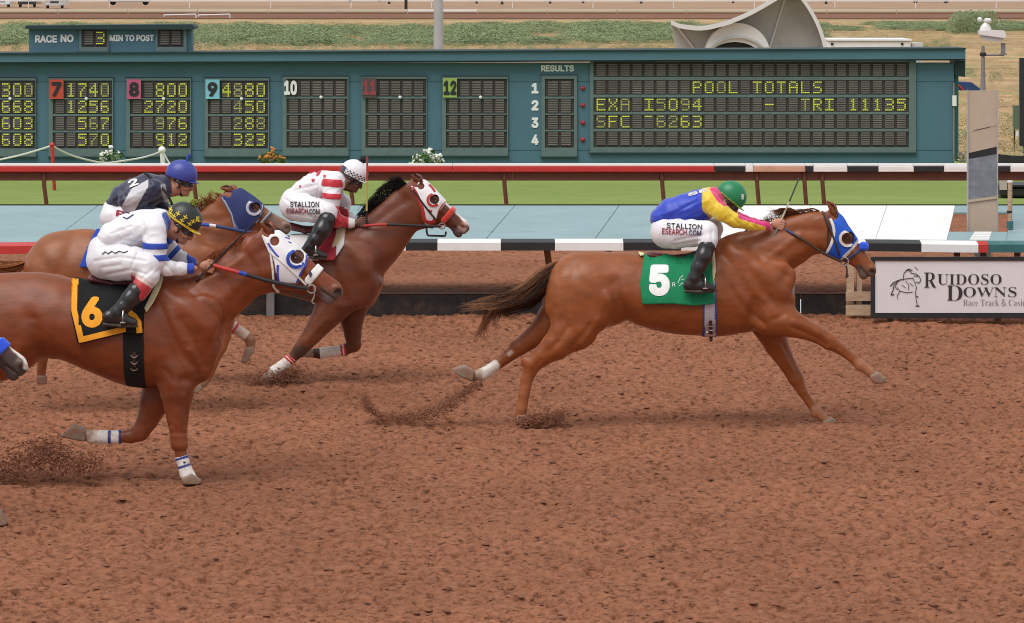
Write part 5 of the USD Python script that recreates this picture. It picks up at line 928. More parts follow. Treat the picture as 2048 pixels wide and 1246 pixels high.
def navy_hood(u, v, m):
    return np.tile(np.array((.026, .038, .13)), (len(u), 1))
trims(s, s.over('hood', hood2, .009, HOOD, h=.006, col=navy_hood, holes=[(511, 415, 9), (456, 388, 7)]), [([(443, 394), (457, 420), (467, 442), (477, 461)], 3, GBLUE), ([(525, 408), (523, 424), (511, 446)], 2.6, GBLUE)])
d2 = depth_of(s.m)
part(s.root, 'blinker_cup', decal(cup((508, 415), 13.5, 20, 290, 5.5), d2, .036, 4), mat('silver_trim', (.45, .47, .52), rough=.4), smooth=40)
s.strap('cheek_strap', [(448, 400), (464, 430), (472, 465)], 3.6, .015, mat('grey_blue_strap', (.28, .32, .42), rough=.6))
s.strap('noseband', [(521, 447), (541, 424)], 4.5, .012, mat('grey_blue_strap', (.28, .32, .42)))
s.rein([(398, 448), (430, 452), (490, 463), (520, 466)], [(0, .18, STRAP_BLUE), (.18, .3, STRAP_WHITE), (.3, 1, STRAP_NAVY)], [-.13, -.16, -.13, -.09], 7)
HAIR2 = hair_mat('chestnut_mane_hair', (.24, .085, .03))
wave_hair(s, 'mane', [(385, 432), (418, 409), (445, 391)], [(392, 408), (408, 393), (425, 392)], [[(386, 424), (410, 402), (436, 388)]], 300, .0045, HAIR2, 6, 11, dyw=.03)
wave_hair(s, 'tail', [(56, 520), (50, 535)], [(-60, 530), (-50, 560)], [[(20, 528), (24, 548)]], 500, .0055, HAIR2, 6, 12, dyw=.04)
wrap(s, r2, [(463, 652), (478, 662), (494, 674)], 13, [(2, 2, (.6, .5, .45)), (9, 2.4, RED)], (.5, .40, .34), .006, .12)

# ---- the horse just entering at the edge
h1 = Horse(24.6, (-96, 620), (54, 733), 'horse entering at the edge, white blazed face with a blue fleece noseband', (-420, 1045), coat=(0.075, 0.035, 0.024))
s = h1
dx, dy_ = -628, 130
tr = lambda L, sc=1.08: [((u - 684) * sc + 54, (v - 582) * sc + 733) for u, v in L]
s.torso(*tr([(-190, 650), (440, 650)]), tr([(-196, 640), (-185, 600), (-160, 572), (-110, 553), (-50, 547), (0, 546), (64, 544), (112, 549), (200, 568), (260, 570), (327, 553), (380, 556), (425, 610), (442, 650)]),
        tr([(-196, 680), (-150, 730), (-90, 755), (0, 762), (50, 742), (115, 718), (203, 751), (288, 773), (370, 762), (410, 738), (442, 690)]), [(0, .12), (.1, .24), (.25, .27), (.6, .29), (.85, .25), (.94, .2), (1.0, .12)])
s.both(tr([(360, 655)])[0], 56, 96, .07, .17, -62)
s.neck(*tr([(345, 645), (535, 500)]), tr([(300, 565), (324, 555), (385, 543), (433, 518), (465, 491), (482, 474), (513, 467), (535, 468), (556, 478)]), tr([(402, 766), (421, 746), (428, 722), (438, 685), (455, 655), (483, 626), (515, 597), (535, 590), (550, 585)]), [(0, .19), (.25, .155), (.5, .12), (.75, .096), (1.0, .088), (1.2, .08)])
s.build_head([((-112, 588), -1, (-.02, .075)), ((-95, 586), 1, (.0, .08))]); s.muzzle((.055, .042, .040), (.02, .01, .01))
s.leg([(-260, 910, 46, -.13), (-200, 940, 32), (-130, 975, 20), (-95, 990, 17), (-50, 1012, 11), (-22, 1026, 12), (-8, 1034, 10)], -.13, hoof=[(-12, 1028), (2, 1018), (14, 1046), (10, 1051), (-10, 1050)])
s.leg([(-260, 910, 46, .13), (-280, 960, 28), (-300, 1000, 17), (-340, 1000, 11), (-380, 1000, 12)], .13, hoof=[(-380, 990), (-400, 985), (-420, 1000), (-385, 1010)])
for g in (-1, 1): s.leg([tr([(-60, 660)])[0] + (84, g * .15), tr([(-70, 735)])[0] + (50,), tr([(-110, 785)])[0] + (30,), tr([(-150, 815)])[0] + (20,), tr([(-170 - 40 * g, 870)])[0] + (13,), tr([(-180 - 60 * g, 920)])[0] + (12,)], g * .16)
s.paint += [([s.q(.4, .1), s.q(.7, .09), s.q(.95, .07), s.q(1.0, .0)], 7, 4, (.72, .66, .63), .95), ([s.q(.8, -.08), s.q(.85, -.15)], 16, 10, (.035, .022, .02), .8)]
s.lines += [(tr([(300, 600), (325, 660), (352, 720), (372, 756)]), 14, -.012)]
s.mesh_all(0.011)
s.over('noseband', list(stroke([s.q(.60, -.30), s.q(.66, .11)], 24).exterior.coords)[:-1], .018, FUR_BLUE, h=.007, rnd=.012)
s.strap('cheek_strap', [s.q(.1, -.1), s.q(.5, -.2), s.q(.72, -.2)], 7, .012, STRAP_NAVY)
# ---------------------------------------------------------------- saddles
IRON = mat('stirrup_iron', (0.42, 0.41, 0.40), rough=0.35, metallic=1.0)
SEATL = mat('saddle_leather', (0.10, 0.022, 0.024), rough=0.4, spec=0.5, var=0.2, vscale=30.0)
BOOT = mat('boot_leather', (0.012, 0.011, 0.012), rough=0.24, spec=0.6, bump=0.003, bscale=38.0)
SOLE = mat('boot_sole', (0.05, 0.038, 0.03), rough=0.7)
def saddle(s, label, cloth, ccol, girth, gcol, seat, pads, foot, number=None, gl=None):
    r = thing('saddle', label, 'saddle', s.pt(seat[len(seat) // 2], 0)); fl = Field(s.core.items); dn = -0.25; S = s.S
    if girth is not None:
        m = relax(cover(fl, girth, .009, .008, s.Y + dn, rnd=.004, inner=-.004), 2); u, v = PX(m.vertices); part(r, 'girth', m, CLOTH, smooth=True, col=gcol(u, v))
    if cloth is not None:
        m = relax(cover(fl, cloth, .014, .008, s.Y + dn, amp=.011, fq=9.0, flare=.03, rnd=.004, inner=.001), 2); u, v = PX(m.vertices); c = ccol(u, v)
        part(r, 'saddle_cloth', m, CLOTH, smooth=True, col=c); dp = depth_of(m)
        if number:
            part(r, 'number', decal(number[0], dp, .005, 5), number[1], smooth=False)
    # seat: a thin racing saddle along the back with flaps, lying over both sides
    Pt = [s.pt(p[:2], 0) + (0, 0, .012) for p in seat]; ch = Chain(Pt, [p[2] / S for p in seat], [3.2, 2.6, 2.2, 2.6][:len(seat)], .02); part(r, 'seat', relax(mesh_field(Field([(ch, .01, False)]), .009), 2), SEATL, smooth=True)
    for poly, off, ml in pads:
        m = relax(cover(fl, poly, off, .008, s.Y + dn, rnd=.008, inner=.002), 2)
        for c_ in m.split(only_watertight=False): part(r, 'saddle_pad', c_, ml, smooth=True)
    if foot:
        (fu, fv), dy, top = foot; a = s.pt(top, -.24); b = s.pt((fu, fv), dy); part(r, 'stirrup_leather', tube([a, (a + b) / 2 + (0, -.02, 0), b + (0, 0, .06)], .011, 6), STRAP_BROWN, smooth=50)
        w, hgt = .058, .10; loop = [b + (0, w * math.cos(t), -0.03 + .055 + hgt * .55 * math.sin(t)) for t in np.linspace(-.5, math.pi + .5, 20)]; loop = loop + [loop[0]]
        part(r, 'stirrup', cat_([tube(loop, .0065, 6), cbox(b[0] - .02, b[0] + .02, b[1] - w, b[1] + w, b[2] - .016, b[2] - .006, .002)]), IRON, smooth=40)
    return r, dp if cloth is not None else None
def buckles(s, r, u, v0, v1, n, tilt=0):
    dp = depth_of(s.m)
    part(r, 'billet_strap', decal(stroke([(u, v0 - 6), (u + tilt, v1 + 14)], 7), lambda a, b: dp(a, b) - .012, .004, 5), STRAP_BROWN)
    for i in range(n):
        v = v0 + (v1 - v0) * i / max(1, n - 1); p = [np.array(P(u + a, v + b, float(dp(np.array([u + a]), np.array([v + b]))[0]) - .024)) for a, b in ((-7, -2), (-3, 2), (0, 3), (4, 2), (7, -2))]
        part(r, 'buckle', tube(spline(p, 8), .005, 6), STEEL, smooth=50)
def green5(u, v):
    c = np.tile(np.array((.012, .20, .085)), (len(u), 1)); return c
def black6(u, v):
    c = np.tile(np.array((.010, .010, .011)), (len(u), 1)); return c
def band(cmid, cedge, line, w):
    return lambda u, v: np.where((dseg(u, v, line) < w)[:, None], np.array(cmid), np.array(cedge))
sad5, dp5 = saddle(h5, 'light racing saddle with green number 5 cloth on the leading chestnut horse', [(1290, 506), (1360, 506), (1428, 500), (1426, 540), (1429, 606), (1388, 610), (1340, 606), (1284, 608), (1280, 566)], green5,
       [(1406, 560), (1431, 560), (1436, 690), (1406, 690)], band((.42, .41, .43), (.03, .06, .36), [(1418, 560), (1421, 690)], 10.5), [(1300, 512, 7), (1340, 519, 6), (1385, 516, 8), (1425, 500, 11)], [([(1273, 500), (1296, 500), (1290, 514), (1282, 515)], .022, PAD), ([(1424, 498), (1430, 490), (1432, 540), (1427, 566), (1422, 566), (1425, 530)], .024, PAD)],
       ((1410, 573), -.37, (1398, 520)), (union_all([fit(glyphs('5', bold=7), 1298, 1340, 529, 592), fit(glyphs('R', font='NotoSansMath-Regular.woff2'), 1345, 1351, 565, 573)] + [stroke([(1356, 566), (1360, 556), (1366, 551)], 1.0), stroke([(1358, 572), (1364, 566), (1370, 568)], .9), stroke([(1362, 560), (1368, 558)], .9)]), WHITE_PRINT))
buckles(h5, sad5, 1421, 650, 666, 3, 1)
sad6, dp6 = saddle(h6, 'racing saddle with black number 6 cloth edged in orange on the nearest horse', [(143, 556), (200, 560), (262, 566), (318, 548), (318, 575), (300, 610), (284, 630), (284, 668), (252, 664), (158, 687), (142, 621)], black6,
       [(247, 600), (289, 600), (289, 790), (247, 790)], lambda u, v: np.tile(np.array((.012, .012, .013)), (len(u), 1)), [(185, 560, 9), (225, 569, 7), (270, 567, 9), (312, 553, 13)], [([(318, 552), (322, 562), (318, 580), (306, 606), (292, 626), (288, 616), (300, 590), (310, 566)], .03, PAD)],
       ((247, 641), -.37, (262, 575)), (fit(glyphs('6', bold=6), 163, 205, 593, 655), mat('orange_print', (.78, .32, .014), rough=.75, var=.06, vscale=30.0)))
cl6 = Polygon([(143, 556), (200, 560), (262, 566), (318, 548), (318, 575), (300, 610), (284, 630), (284, 668), (252, 664), (158, 687), (142, 621)])
for zone in (sbox(130, 540, 157, 700).union(sbox(130, 650, 252, 700)), Polygon([(244, 606), (300, 606), (300, 680), (273, 680), (273, 640), (244, 625)])):
    bd = cl6.buffer(-.5).difference(cl6.buffer(-12)).intersection(zone)
    if zone.bounds[0] > 200: bd = LineString([(248, 617), (268, 632), (277, 645), (279, 666)]).buffer(6, cap_style=2)
    part(sad6, 'border', decal(bd, dp6, .004, 5), LOOK['orange_print'])
buckles(h6, sad6, 268, 712, 738, 3)
sad3, dp3 = saddle(h3, 'racing saddle with white cloth and dark red flap on the bay horse', [(575, 455), (640, 456), (690, 448), (688, 490), (668, 520), (640, 520), (600, 520), (580, 510)], lambda u, v: np.where((np.abs(u - 655) < 18)[:, None] & (v > 0)[:, None], np.array((.30, .025, .035)), np.array((.62, .60, .60))),
       None, None, [(580, 455, 8), (610, 462, 7), (650, 460, 8), (688, 450, 10)], [([(678, 446), (690, 444), (688, 470), (676, 490), (660, 500), (668, 478)], .026, mat('tan_pad', (.52, .40, .24), rough=.8)), ([(668, 480), (676, 488), (664, 512), (650, 516), (656, 498)], .022, STRAP_WHITE)], ((632, 507), -.37, (632, 462)))
sad2, dp2 = saddle(h2, 'racing saddle with royal blue cloth on the half hidden pale chestnut horse', [(190, 452), (240, 456), (300, 456), (300, 540), (240, 545), (160, 532), (172, 500)], lambda u, v: np.tile(np.array((.02, .06, .36)), (len(u), 1)), None, None, [(215, 455, 9), (250, 462, 7), (290, 462, 8), (315, 452, 10)], [], None)

# ---------------------------------------------------------------- riders
SKIN = mat('skin', (0.42, 0.20, 0.125), rough=0.5, spec=0.35, attr=True, var=0.08, vscale=40.0)
SILK = mat('racing_silk', (.5, .5, .5), rough=0.42, spec=0.4, attr=True, var=0.04, vscale=20.0, bump=0.006, bscale=22.0, sheen=0.2)
SHELL = mat('helmet_cover', (.5, .5, .5), rough=0.38, spec=0.45, attr=True, bump=0.0015, bscale=60.0)
GOGG = mat('goggle_lens', (0.012, 0.010, 0.012), rough=0.1, spec=0.7)
WHIPM = mat('whip_black', (0.014, 0.013, 0.013), rough=0.5)
class Rider:
    def __init__(s, Y, label, C, R, pitch, skin=(.46, .22, .14)):
        s.Y, s.S, s.C, s.R, s.th = Y, F / Y, C, R / (F / Y), math.radians(pitch); s.k = s.R / .128; s.skin = np.array(skin)
        s.root = thing('person', label, 'person', P(C[0], C[1] + 60, Y)); s.body = Field(); s.headf = Field(); s.cl = {}; s.folds = []
        s.fw = np.array([math.cos(s.th), 0, -math.sin(s.th)]); s.up = np.array([math.sin(s.th), 0, math.cos(s.th)])
        s.cc = P(C[0], C[1], Y)
    def L(s, f, y, u): return s.cc + s.k * (s.fw * f + s.up * u) + np.array([0, s.k * y, 0])
    def Lp(s, f, u, y=-.07): p = s.L(f, y, u); a, b = PX(p); return float(a), float(b)
    def chain(s, pts, q=1.0, k=.02, grow=0.0):
        q = np.broadcast_to(q, len(pts)); return Chain([P(p[0], p[1], s.Y + p[3]) for p in pts], [p[2] / s.S + grow for p in pts], q, k)
    def wear(s, name, pts, q=1.0, k=.03, skin=True, off=.012, mirror=False, shrink=.014):
        for sg in ((1, -1) if mirror else (1,)):
            pp = [(p[0], p[1], p[2], p[3] * sg) for p in pts]
            s.cl.setdefault(name, Field()).add(s.chain(pp, q), k)
            if skin: s.body.add(s.chain(pp, q, grow=-shrink), .03)
    def bare(s, pts, q=1.0, k=.02): s.body.add(s.chain(pts, q), k)
    def head(s, neck):
        k = s.k; ang = -s.th
        def E(f, y, u, r, kk=.015): s.headf.add(Ell(s.L(f, y, u), np.array(r) * k, ang), kk * k)
        E(0, 0, 0, (.096, .076, .10)); E(.034, 0, -.075, (.058, .056, .072), .03); E(.052, 0, -.128, (.036, .04, .028), .02)
        s.headf.add(Chain([s.L(.088, 0, -.035), s.L(.104, 0, -.07), s.L(.108, 0, -.082)], np.array([.011, .014, .015]) * k, 1.0, .01), .012)
        E(.088, 0, -.106, (.014, .026, .009), .008); E(.086, 0, -.118, (.013, .022, .008), .006); E(.082, 0, -.134, (.018, .022, .016), .01)
        for g in (-1, 1):
            E(.074, g * .034, -.036, (.020, .026, .012), .012); E(.068, g * .046, -.078, (.024, .018, .022), .015); E(-.004, g * .077, -.062, (.022, .011, .034), .006); E(.006, g * .082, -.062, (.010, .006, .018), .004)
        s.body.items = s.headf.items + s.body.items
        s.body.add(s.chain(neck, 1.0), .035)
    def hand(s, uv, dy, ang=0.0, far=1):
        # a fist closed on the reins: palm, four curled fingers of unequal length, thumb along the top
        c = P(uv[0], uv[1], s.Y + dy); ca, sa = math.cos(math.radians(ang)), math.sin(math.radians(ang)); f = np.array([ca, 0, -sa]); u = np.array([sa, 0, ca]); y = np.array([0, 1.0, 0]) * far
        at = lambda a, b, d: c + f * a + u * b + y * d
        s.body.add(Ell(at(-.022, 0, .0), (.040, .019, .036), math.radians(-ang)), .012)
        for i, (b, ln) in enumerate(((.030, .92), (.010, 1.0), (-.010, .96), (-.029, .8))):
            s.body.add(Chain([at(.008, b, -.006), at(.008 + .034 * ln, b * 1.02, .000), at(.010 + .036 * ln, b, .022), at(.006 + .012 * ln, b * .95, .034)], [.0105, .0095, .0088, .0078], 1.0, .006), .004)
        s.body.add(Chain([at(-.03, .026, .012), at(-.002, .044, .016), at(.028, .046, .018)], [.0125, .0105, .009], 1.0, .008), .008)
    def finish(s, cuts, cols, skincol=None, h=.0062):
        m = relax(mesh_field(s.body, h), 2); c = np.tile(s.skin, (len(m.vertices), 1)); u, v = PX(m.vertices)
        if skincol: c = skincol(u, v, m, c)
        part(s.root, 'body', m, SKIN, smooth=True, col=c); s.m = {'body': m}
        for name, fl in s.cl.items():
            lo, hi = fl.bounds(); g = Grid(lo - .03, hi + .03, .0075 if name in ('jersey', 'breeches') else .0065); f = fl.ev(g)
            for (pu, pv), (nu, nv), dyr in cuts.get(name, ()):       # keep the side that (nu, nv) points to, within a lateral range
                p = P(pu, pv, s.Y); n = np.array([nu, -nv]) / math.hypot(nu, nv); d = -((g.x[:, None, None] - p[0]) * n[0] + (g.z[None, :, None] - p[2]) * n[1])
                yy = g.y[None, None, :] - s.Y
                f = np.where((yy >= dyr[0]) & (yy <= dyr[1]), np.maximum(f, d), f) if dyr else np.maximum(f, d)
            m = relax(nets(f.astype(np.float32), g), 2)
            if name in ('jersey', 'breeches'):
                v = m.vertices; n = m.vertex_normals; w = meshkit.fbm(v * 9.0 + 3, 3, 4); rd = 1 - np.abs(2 * meshkit.noise(np.stack([v[:, 0] * 11 + v[:, 2] * 9, v[:, 1] * 7, v[:, 2] * 16 - v[:, 0] * 8], 1), 8) - 1)
                amp = .009 if name == 'jersey' else .003; m.vertices = v + n * (amp * .7 * (w - .5) + amp * .55 * (rd ** 4 - .2))[:, None]; m = relax(m, 4); u, w2 = PX(m.vertices); dd = np.zeros(len(u))
                for ln in s.folds: dd -= .006 * np.exp(-(dseg(u, w2, ln) / (3.2 * s.S / 270)) ** 2)
                m.vertices = m.vertices + m.vertex_normals * dd[:, None]
            u, v = PX(m.vertices); part(s.root, name, m, BOOT if name.startswith('boot') else SILK, smooth=True, col=cols[name](u, v, m) if name in cols else None); s.m[name] = m
    def helmet(s, colf, pom=None, visor=True):
        k = s.k; ang = -s.th; fl = Field([(Ell(s.L(-.004, 0, .012), np.array([.130, .104, .120]) * k, ang), .01, False)]); lo, hi = fl.bounds(); g = Grid(lo - .03, hi + .03, .006); f = fl.ev(g)
        p = s.L(0, 0, -.028); d = -((g.x[:, None, None] - p[0]) * s.up[0] + (g.z[None, :, None] - p[2]) * s.up[2]) - 0 * g.y[None, None, :]
        q = s.L(-.06, 0, -.04); f = np.maximum(f, d.astype(np.float32))
        m = relax(nets(f, g), 2); r = (m.vertices - s.cc) / k; part(s.root, 'helmet', m, SHELL, smooth=True, col=colf(r @ s.fw, r[:, 1], r @ s.up, m))
        if visor:
            v = Field([(Ell(s.L(.095, 0, -.026), np.array([.062, .082, .0085]) * k, ang + .1), .01, False)]); mv = mesh_field(v, .005); r = (mv.vertices - s.cc) / k; part(s.root, 'visor', mv, SHELL, smooth=True, col=colf(r @ s.fw, r[:, 1], r @ s.up * 0 - .05, mv))
        if pom is not None:
            b = ball(s.L(pom[0], 0, pom[1]), .03 * k, 4); b.vertices = b.vertices + b.vertex_normals * (.014 * (meshkit.noise(b.vertices * 70) - .4))[:, None]; part(s.root, 'pompom', b, pom[2], smooth=True)
        # goggles and chin strap
        gp = [s.Lp(*a) for a in ((.112, -.030), (.114, -.062), (.06, -.074), (.02, -.060), (-.05, -.05), (-.05, -.034), (.03, -.034))]
        part(s.root, 'goggles', relax(cover(s.headf, gp, .010 * k, .005, s.Y - .07, rnd=.006), 2), GOGG, smooth=True)
        part(s.root, 'chin_strap', relax(cover(s.headf, list(stroke([s.Lp(.0, -.03), s.Lp(.012, -.09), s.Lp(.045, -.16)], 4.0 * k).exterior.coords)[:-1], .006, .0045, s.Y - .07, rnd=.002), 2), STRAP_BLACK, smooth=True)
    def band(s, pts, line, w, ml, off=.007):
        fl = Field([(s.chain(pts), .03, False)]); part(s.root, 'armband', relax(cover(fl, list(LineString(line).buffer(w / 2, cap_style=2).exterior.coords)[:-1], off, .005, s.Y + pts[1][3], rnd=.003), 2), ml, smooth=True)
    def print_on(s, cloth, name, g, ml, thick=.004, lift=.006):
        if not hasattr(s, 'dp'): s.dp = {}
        if cloth not in s.dp: s.dp[cloth] = depth_of(s.m[cloth])
        d = s.dp[cloth]; part(s.root, name, decal(g, lambda u, v: d(u, v) - lift, thick, 4.0), ml)
    def sole(s, pts, dy): 
        part(s.root, 'boot_sole', relax(mesh_field(Field([(s.chain([(u, v, r, dy) for u, v, r in pts], 2.2), .01, False)]), .0055), 2), SOLE, smooth=True)
SLEEVE_RED = mat('sleeve_red', (.50, .025, .04), rough=.45)
def const(c): return lambda u, v, m: np.tile(np.array(c, float), (len(u), 1))
BLACK_PRINT = mat('black_print', (.02, .02, .022), rough=.7); RED_PRINT = mat('red_print', (.30, .015, .04), rough=.7); NAVY_PRINT = mat('navy_print', (.03, .035, .12), rough=.7)
def star(u, v, r): return Polygon([(u + (r if i % 2 == 0 else r * .42) * math.sin(i * math.pi / 5), v - (r if i % 2 == 0 else r * .42) * math.cos(i * math.pi / 5)) for i in range(10)])
def whip(label, pts, r0, r1, segs):
    w = thing('riding_whip', label, 'whip', pts[0]); line = spline(pts, 24); rr = np.linspace(r0, r1, 24)
    for nm, a, b, ml in segs: part(w, nm, tube(line[a:b], rr[a:b], 7), ml, smooth=50)
    return w

# ---- rider of the leader
j = j5 = Rider(30.0, 'jockey in blue and yellow silks and green helmet, arms stretched along the leading horse', (1462, 394), 31, 39, (.48, .24, .16))
j.folds = [[(1405, 470), (1375, 476), (1350, 482)], [(1398, 482), (1340, 492)], [(1424, 462), (1424, 488)], [(1330, 440), (1360, 420), (1395, 402)], [(1345, 449), (1375, 436), (1402, 424)], [(1370, 447), (1412, 432)], [(1440, 412), (1452, 440)], [(1462, 432), (1478, 448)], [(1400, 380), (1404, 400)], [(1500, 445), (1512, 456)]]
j.wear('jersey', [(1322, 436, 22, 0), (1342, 424, 27, 0), (1372, 418, 30, 0), (1402, 410, 32, 0), (1424, 399, 25, 0)], (1.5, 1.35, 1.25, 1.3, 1.4), .04)
j.wear('jersey', [(1418, 404, 21, -.15), (1442, 424, 16.5, -.20), (1470, 441, 13.5, -.21), (1502, 450, 10.5, -.16), (1538, 453, 8, -.10)], 1.0, .03)
j.wear('jersey', [(1424, 402, 20, .15), (1446, 420, 16.5, .20), (1474, 437, 13, .21), (1505, 447, 10.5, .16), (1538, 450, 8, .10)], 1.0, .03)
j.wear('breeches', [(1334, 464, 33, -.055), (1352, 467, 30, -.10), (1385, 466, 27, -.20), (1412, 465, 23.5, -.25)], 1.0, .04)
j.wear('breeches', [(1334, 464, 33, .055), (1352, 465, 30, .10), (1390, 462, 26, .20), (1424, 458, 22, .25)], 1.0, .04)
j.wear('breeches', [(1326, 442, 20, 0), (1330, 455, 26, 0)], 1.4, .04)
j.wear('breeches', [(1412, 465, 22, -.25), (1416, 480, 18.5, -.29), (1413, 497, 15.5, -.31)], 1.0, .02)
j.wear('breeches', [(1424, 458, 21, .25), (1424, 476, 17, .29), (1418, 495, 15, .31)], 1.0, .02)
for nm, g in (('boot', -1), ('boot_far', 1)):
    j.wear(nm, [(1414, 492, 16.5, g * .315), (1407, 513, 16.5, g * .335), (1397, 535, 14, g * .35), (1389, 556, 12.5, g * .36)], 1.0, .02, shrink=.02)
    j.wear(nm, [(1387, 558, 13, g * .36), (1378, 571, 10.5, g * .365), (1402, 572, 11.5, g * .365), (1424, 577, 8.5, g * .37)], .85, .02, shrink=.02)
j.head([(1430, 398, 15, 0), (1448, 402, 13, 0), (1458, 404, 13, 0)])
j.hand((1557, 449), -.07, 14); j.hand((1560, 446), .08, 14, -1)
def silk5(u, v, m):
    c = np.tile(np.array((.022, .055, .46)), (len(u), 1)); y = m.vertices[:, 1] - j5.Y; arm = (dseg(u, v, [(1416, 398), (1442, 424), (1470, 441), (1540, 453)]) < 24) & (u > 1404) | (u > 1440)
    yel = arm & (dseg(u, v, [(1398, 398), (1410, 440)]) > 1); yel &= (u - 1396) * .95 + (v - 405) * -.3 > 0; c[yel] = (.70, .50, .035)
    c[(u > 1476) & (v < 436 + (u - 1476) * .32)] = (.66, .03, .20); c[(dseg(u, v, [(1428, 378), (1440, 396), (1450, 404)]) < 8)] = (.66, .03, .16); c[(u > 1532)] = (.5, .03, .14); return c
j.finish({'jersey': [((1539, 453), (-1, 0), None), ((1318, 436), (.62, -.78), None)][:1]}, {'jersey': silk5, 'breeches': const((.70, .69, .74))})
def helm5(f, y, u, m):
    c = np.tile(np.array((.012, .19, .075)), (len(f), 1)); c[(u < -.018)] = (.30, .46, .06); return c
j.helmet(helm5); j.sole([(1372, 582, 4), (1400, 583, 4), (1432, 580, 3)], -.365)
S5 = lambda t, u0, u1, v0, v1, b=3: affinity.rotate(fit(glyphs(t, bold=b), u0, u1, v0, v1), 3, origin=((u0 + u1) / 2, (v0 + v1) / 2))
j.print_on('breeches', 'lettering', S5('ESEARCH', 1324, 1373, 457, 469, 1), RED_PRINT); j.print_on('breeches', 'lettering', S5('.COM', 1375, 1402, 460, 471, 1), NAVY_PRINT); j.print_on('breeches', 'lettering', S5('STALLION', 1333, 1404, 447, 457, 1), BLACK_PRINT)
j.print_on('jersey', 'lettering', affinity.rotate(fit(glyphs('5', bold=4), 1376, 1396, 384, 390), -14), WHITE_PRINT); j.print_on('jersey', 'lettering', affinity.rotate(fit(glyphs('E', bold=4), 1398, 1414, 378, 384), -18), WHITE_PRINT)
hm5 = UsdGeom.Mesh(stage.GetPrimAtPath(j.root + '/helmet')); hd5 = depth_of(trimesh.Trimesh(np.array(hm5.GetPointsAttr().Get()) + base_of(j.root), np.array(hm5.GetFaceVertexIndicesAttr().Get()).reshape(-1, 3), process=False))
part(j.root, 'helmet_badge', decal(fit(glyphs('B', bold=5), 1483, 1488, 388, 399), hd5, .004, 3), WHITE_PRINT)
whip('thin riding whip with grey grip held up by the leading jockey', [P(1546, 477, 29.92), P(1557, 452, 29.93), P(1578, 405, 29.96), P(1598, 356, 30.0)], .009, .006, [('grip', 0, 7, mat('grey_grip', (.16, .17, .18), rough=.6)), ('shaft', 6, 15, mat('pale_shaft', (.45, .42, .30), rough=.5)), ('popper', 14, 24, mat('green_black', (.03, .045, .045), rough=.5))])

# ---- rider of number 6
j = j6 = Rider(26.6, 'jockey in white silks with blue armbands and black helmet with yellow crosses', (368, 441), 36, 33, (.40, .19, .125))
j.folds = [[(190, 522), (240, 514), (292, 522)], [(212, 550), (258, 540), (292, 548)], [(276, 505), (262, 535)], [(284, 556), (304, 540)], [(205, 535), (240, 530)], [(200, 495), (245, 480), (290, 488)], [(222, 468), (262, 453)], [(255, 498), (290, 468)], [(298, 438), (294, 480)], [(330, 527), (346, 546)], [(312, 545), (332, 530)], [(354, 530), (362, 546)], [(280, 430), (286, 450)], [(232, 482), (262, 470)]]
j.wear('jersey', [(205, 490, 18, 0), (226, 474, 29, 0), (256, 464, 36, 0), (288, 456, 37, 0), (316, 446, 29, 0)], (1.6, 1.35, 1.15, 1.15, 1.35), .04)
j.wear('jersey', [(308, 458, 27, -.15), (311, 492, 22, -.20), (312, 522, 19, -.22), (334, 536, 15.5, -.19), (362, 538, 12, -.14), (390, 537, 10, -.10)], 1.0, .03)
j.wear('jersey', [(318, 456, 25, .15), (330, 486, 21, .20), (345, 508, 17, .20), (366, 518, 13, .15), (392, 528, 10, .1)], 1.0, .03)
j.wear('breeches', [(212, 520, 39, -.05), (236, 524, 37, -.10), (268, 527, 33, -.19), (296, 532, 27, -.24)], 1.0, .04)
j.wear('breeches', [(212, 520, 39, .05), (236, 522, 37, .10), (275, 522, 31, .19), (308, 524, 25, .24)], 1.0, .04)
j.wear('breeches', [(200, 494, 22, 0), (206, 508, 30, 0)], 1.4, .04)
j.wear('breeches', [(298, 532, 26, -.24), (297, 552, 21, -.28), (283, 574, 18.5, -.31), (277, 586, 17, -.32)], 1.0, .02)
j.wear('breeches', [(308, 524, 25, .24), (306, 548, 20, .28), (292, 570, 18, .31)], 1.0, .02)
for nm, g in (('boot', -1), ('boot_far', 1)):
    j.wear(nm, [(272, 582, 18.5, g * .325), (260, 598, 18, g * .335), (246, 614, 15, g * .35), (236, 625, 13.5, g * .36)], 1.0, .02, shrink=.02)
    j.wear(nm, [(234, 624, 14, g * .36), (217, 634, 11.5, g * .365), (243, 638, 12, g * .365), (266, 645, 9, g * .37)], .85, .02, shrink=.02)
j.head([(330, 452, 17, 0), (346, 462, 15, 0), (356, 462, 15, 0)])
j.hand((416, 534), -.09, 12); j.hand((420, 528), .09, 12, -1)
def silk6(u, v, m):
    c = np.tile(np.array((.72, .72, .76)), (len(u), 1)); y = m.vertices[:, 1] - j6.Y; near = (y < -.06) & (u > 284); b = near & (u < 0); b |= u > 374; c[b] = (.02, .055, .40); k = dseg(u, v, [(330, 430), (338, 452), (340, 482)]) < 6; c[k] = (.02, .06, .36); return c
def bre6(u, v, m):
    c = np.tile(np.array((.66, .65, .68)), (len(u), 1)); d = (u - 297) * -.55 + (v - 552) * .83; k = (u > 262) & (v > 545); c[(d > 8) & k] = (.55, .42, .37); c[(d > 17) & k] = (.42, .03, .04); return c
j.finish({'jersey': [((391, 537), (-1, 0), None)]}, {'jersey': silk6, 'breeches': bre6})
arm = [(308, 458, 27, -.15), (311, 492, 22, -.20), (312, 522, 19, -.22), (334, 536, 15.5, -.19)]; afar = [(318, 456, 25, .15), (330, 486, 21, .20), (345, 508, 17, .20), (366, 518, 13, .15)]
for v0 in (491, 514): j.band(arm, [(284, v0), (340, v0 + 1)], 12, STRAP_BLUE)
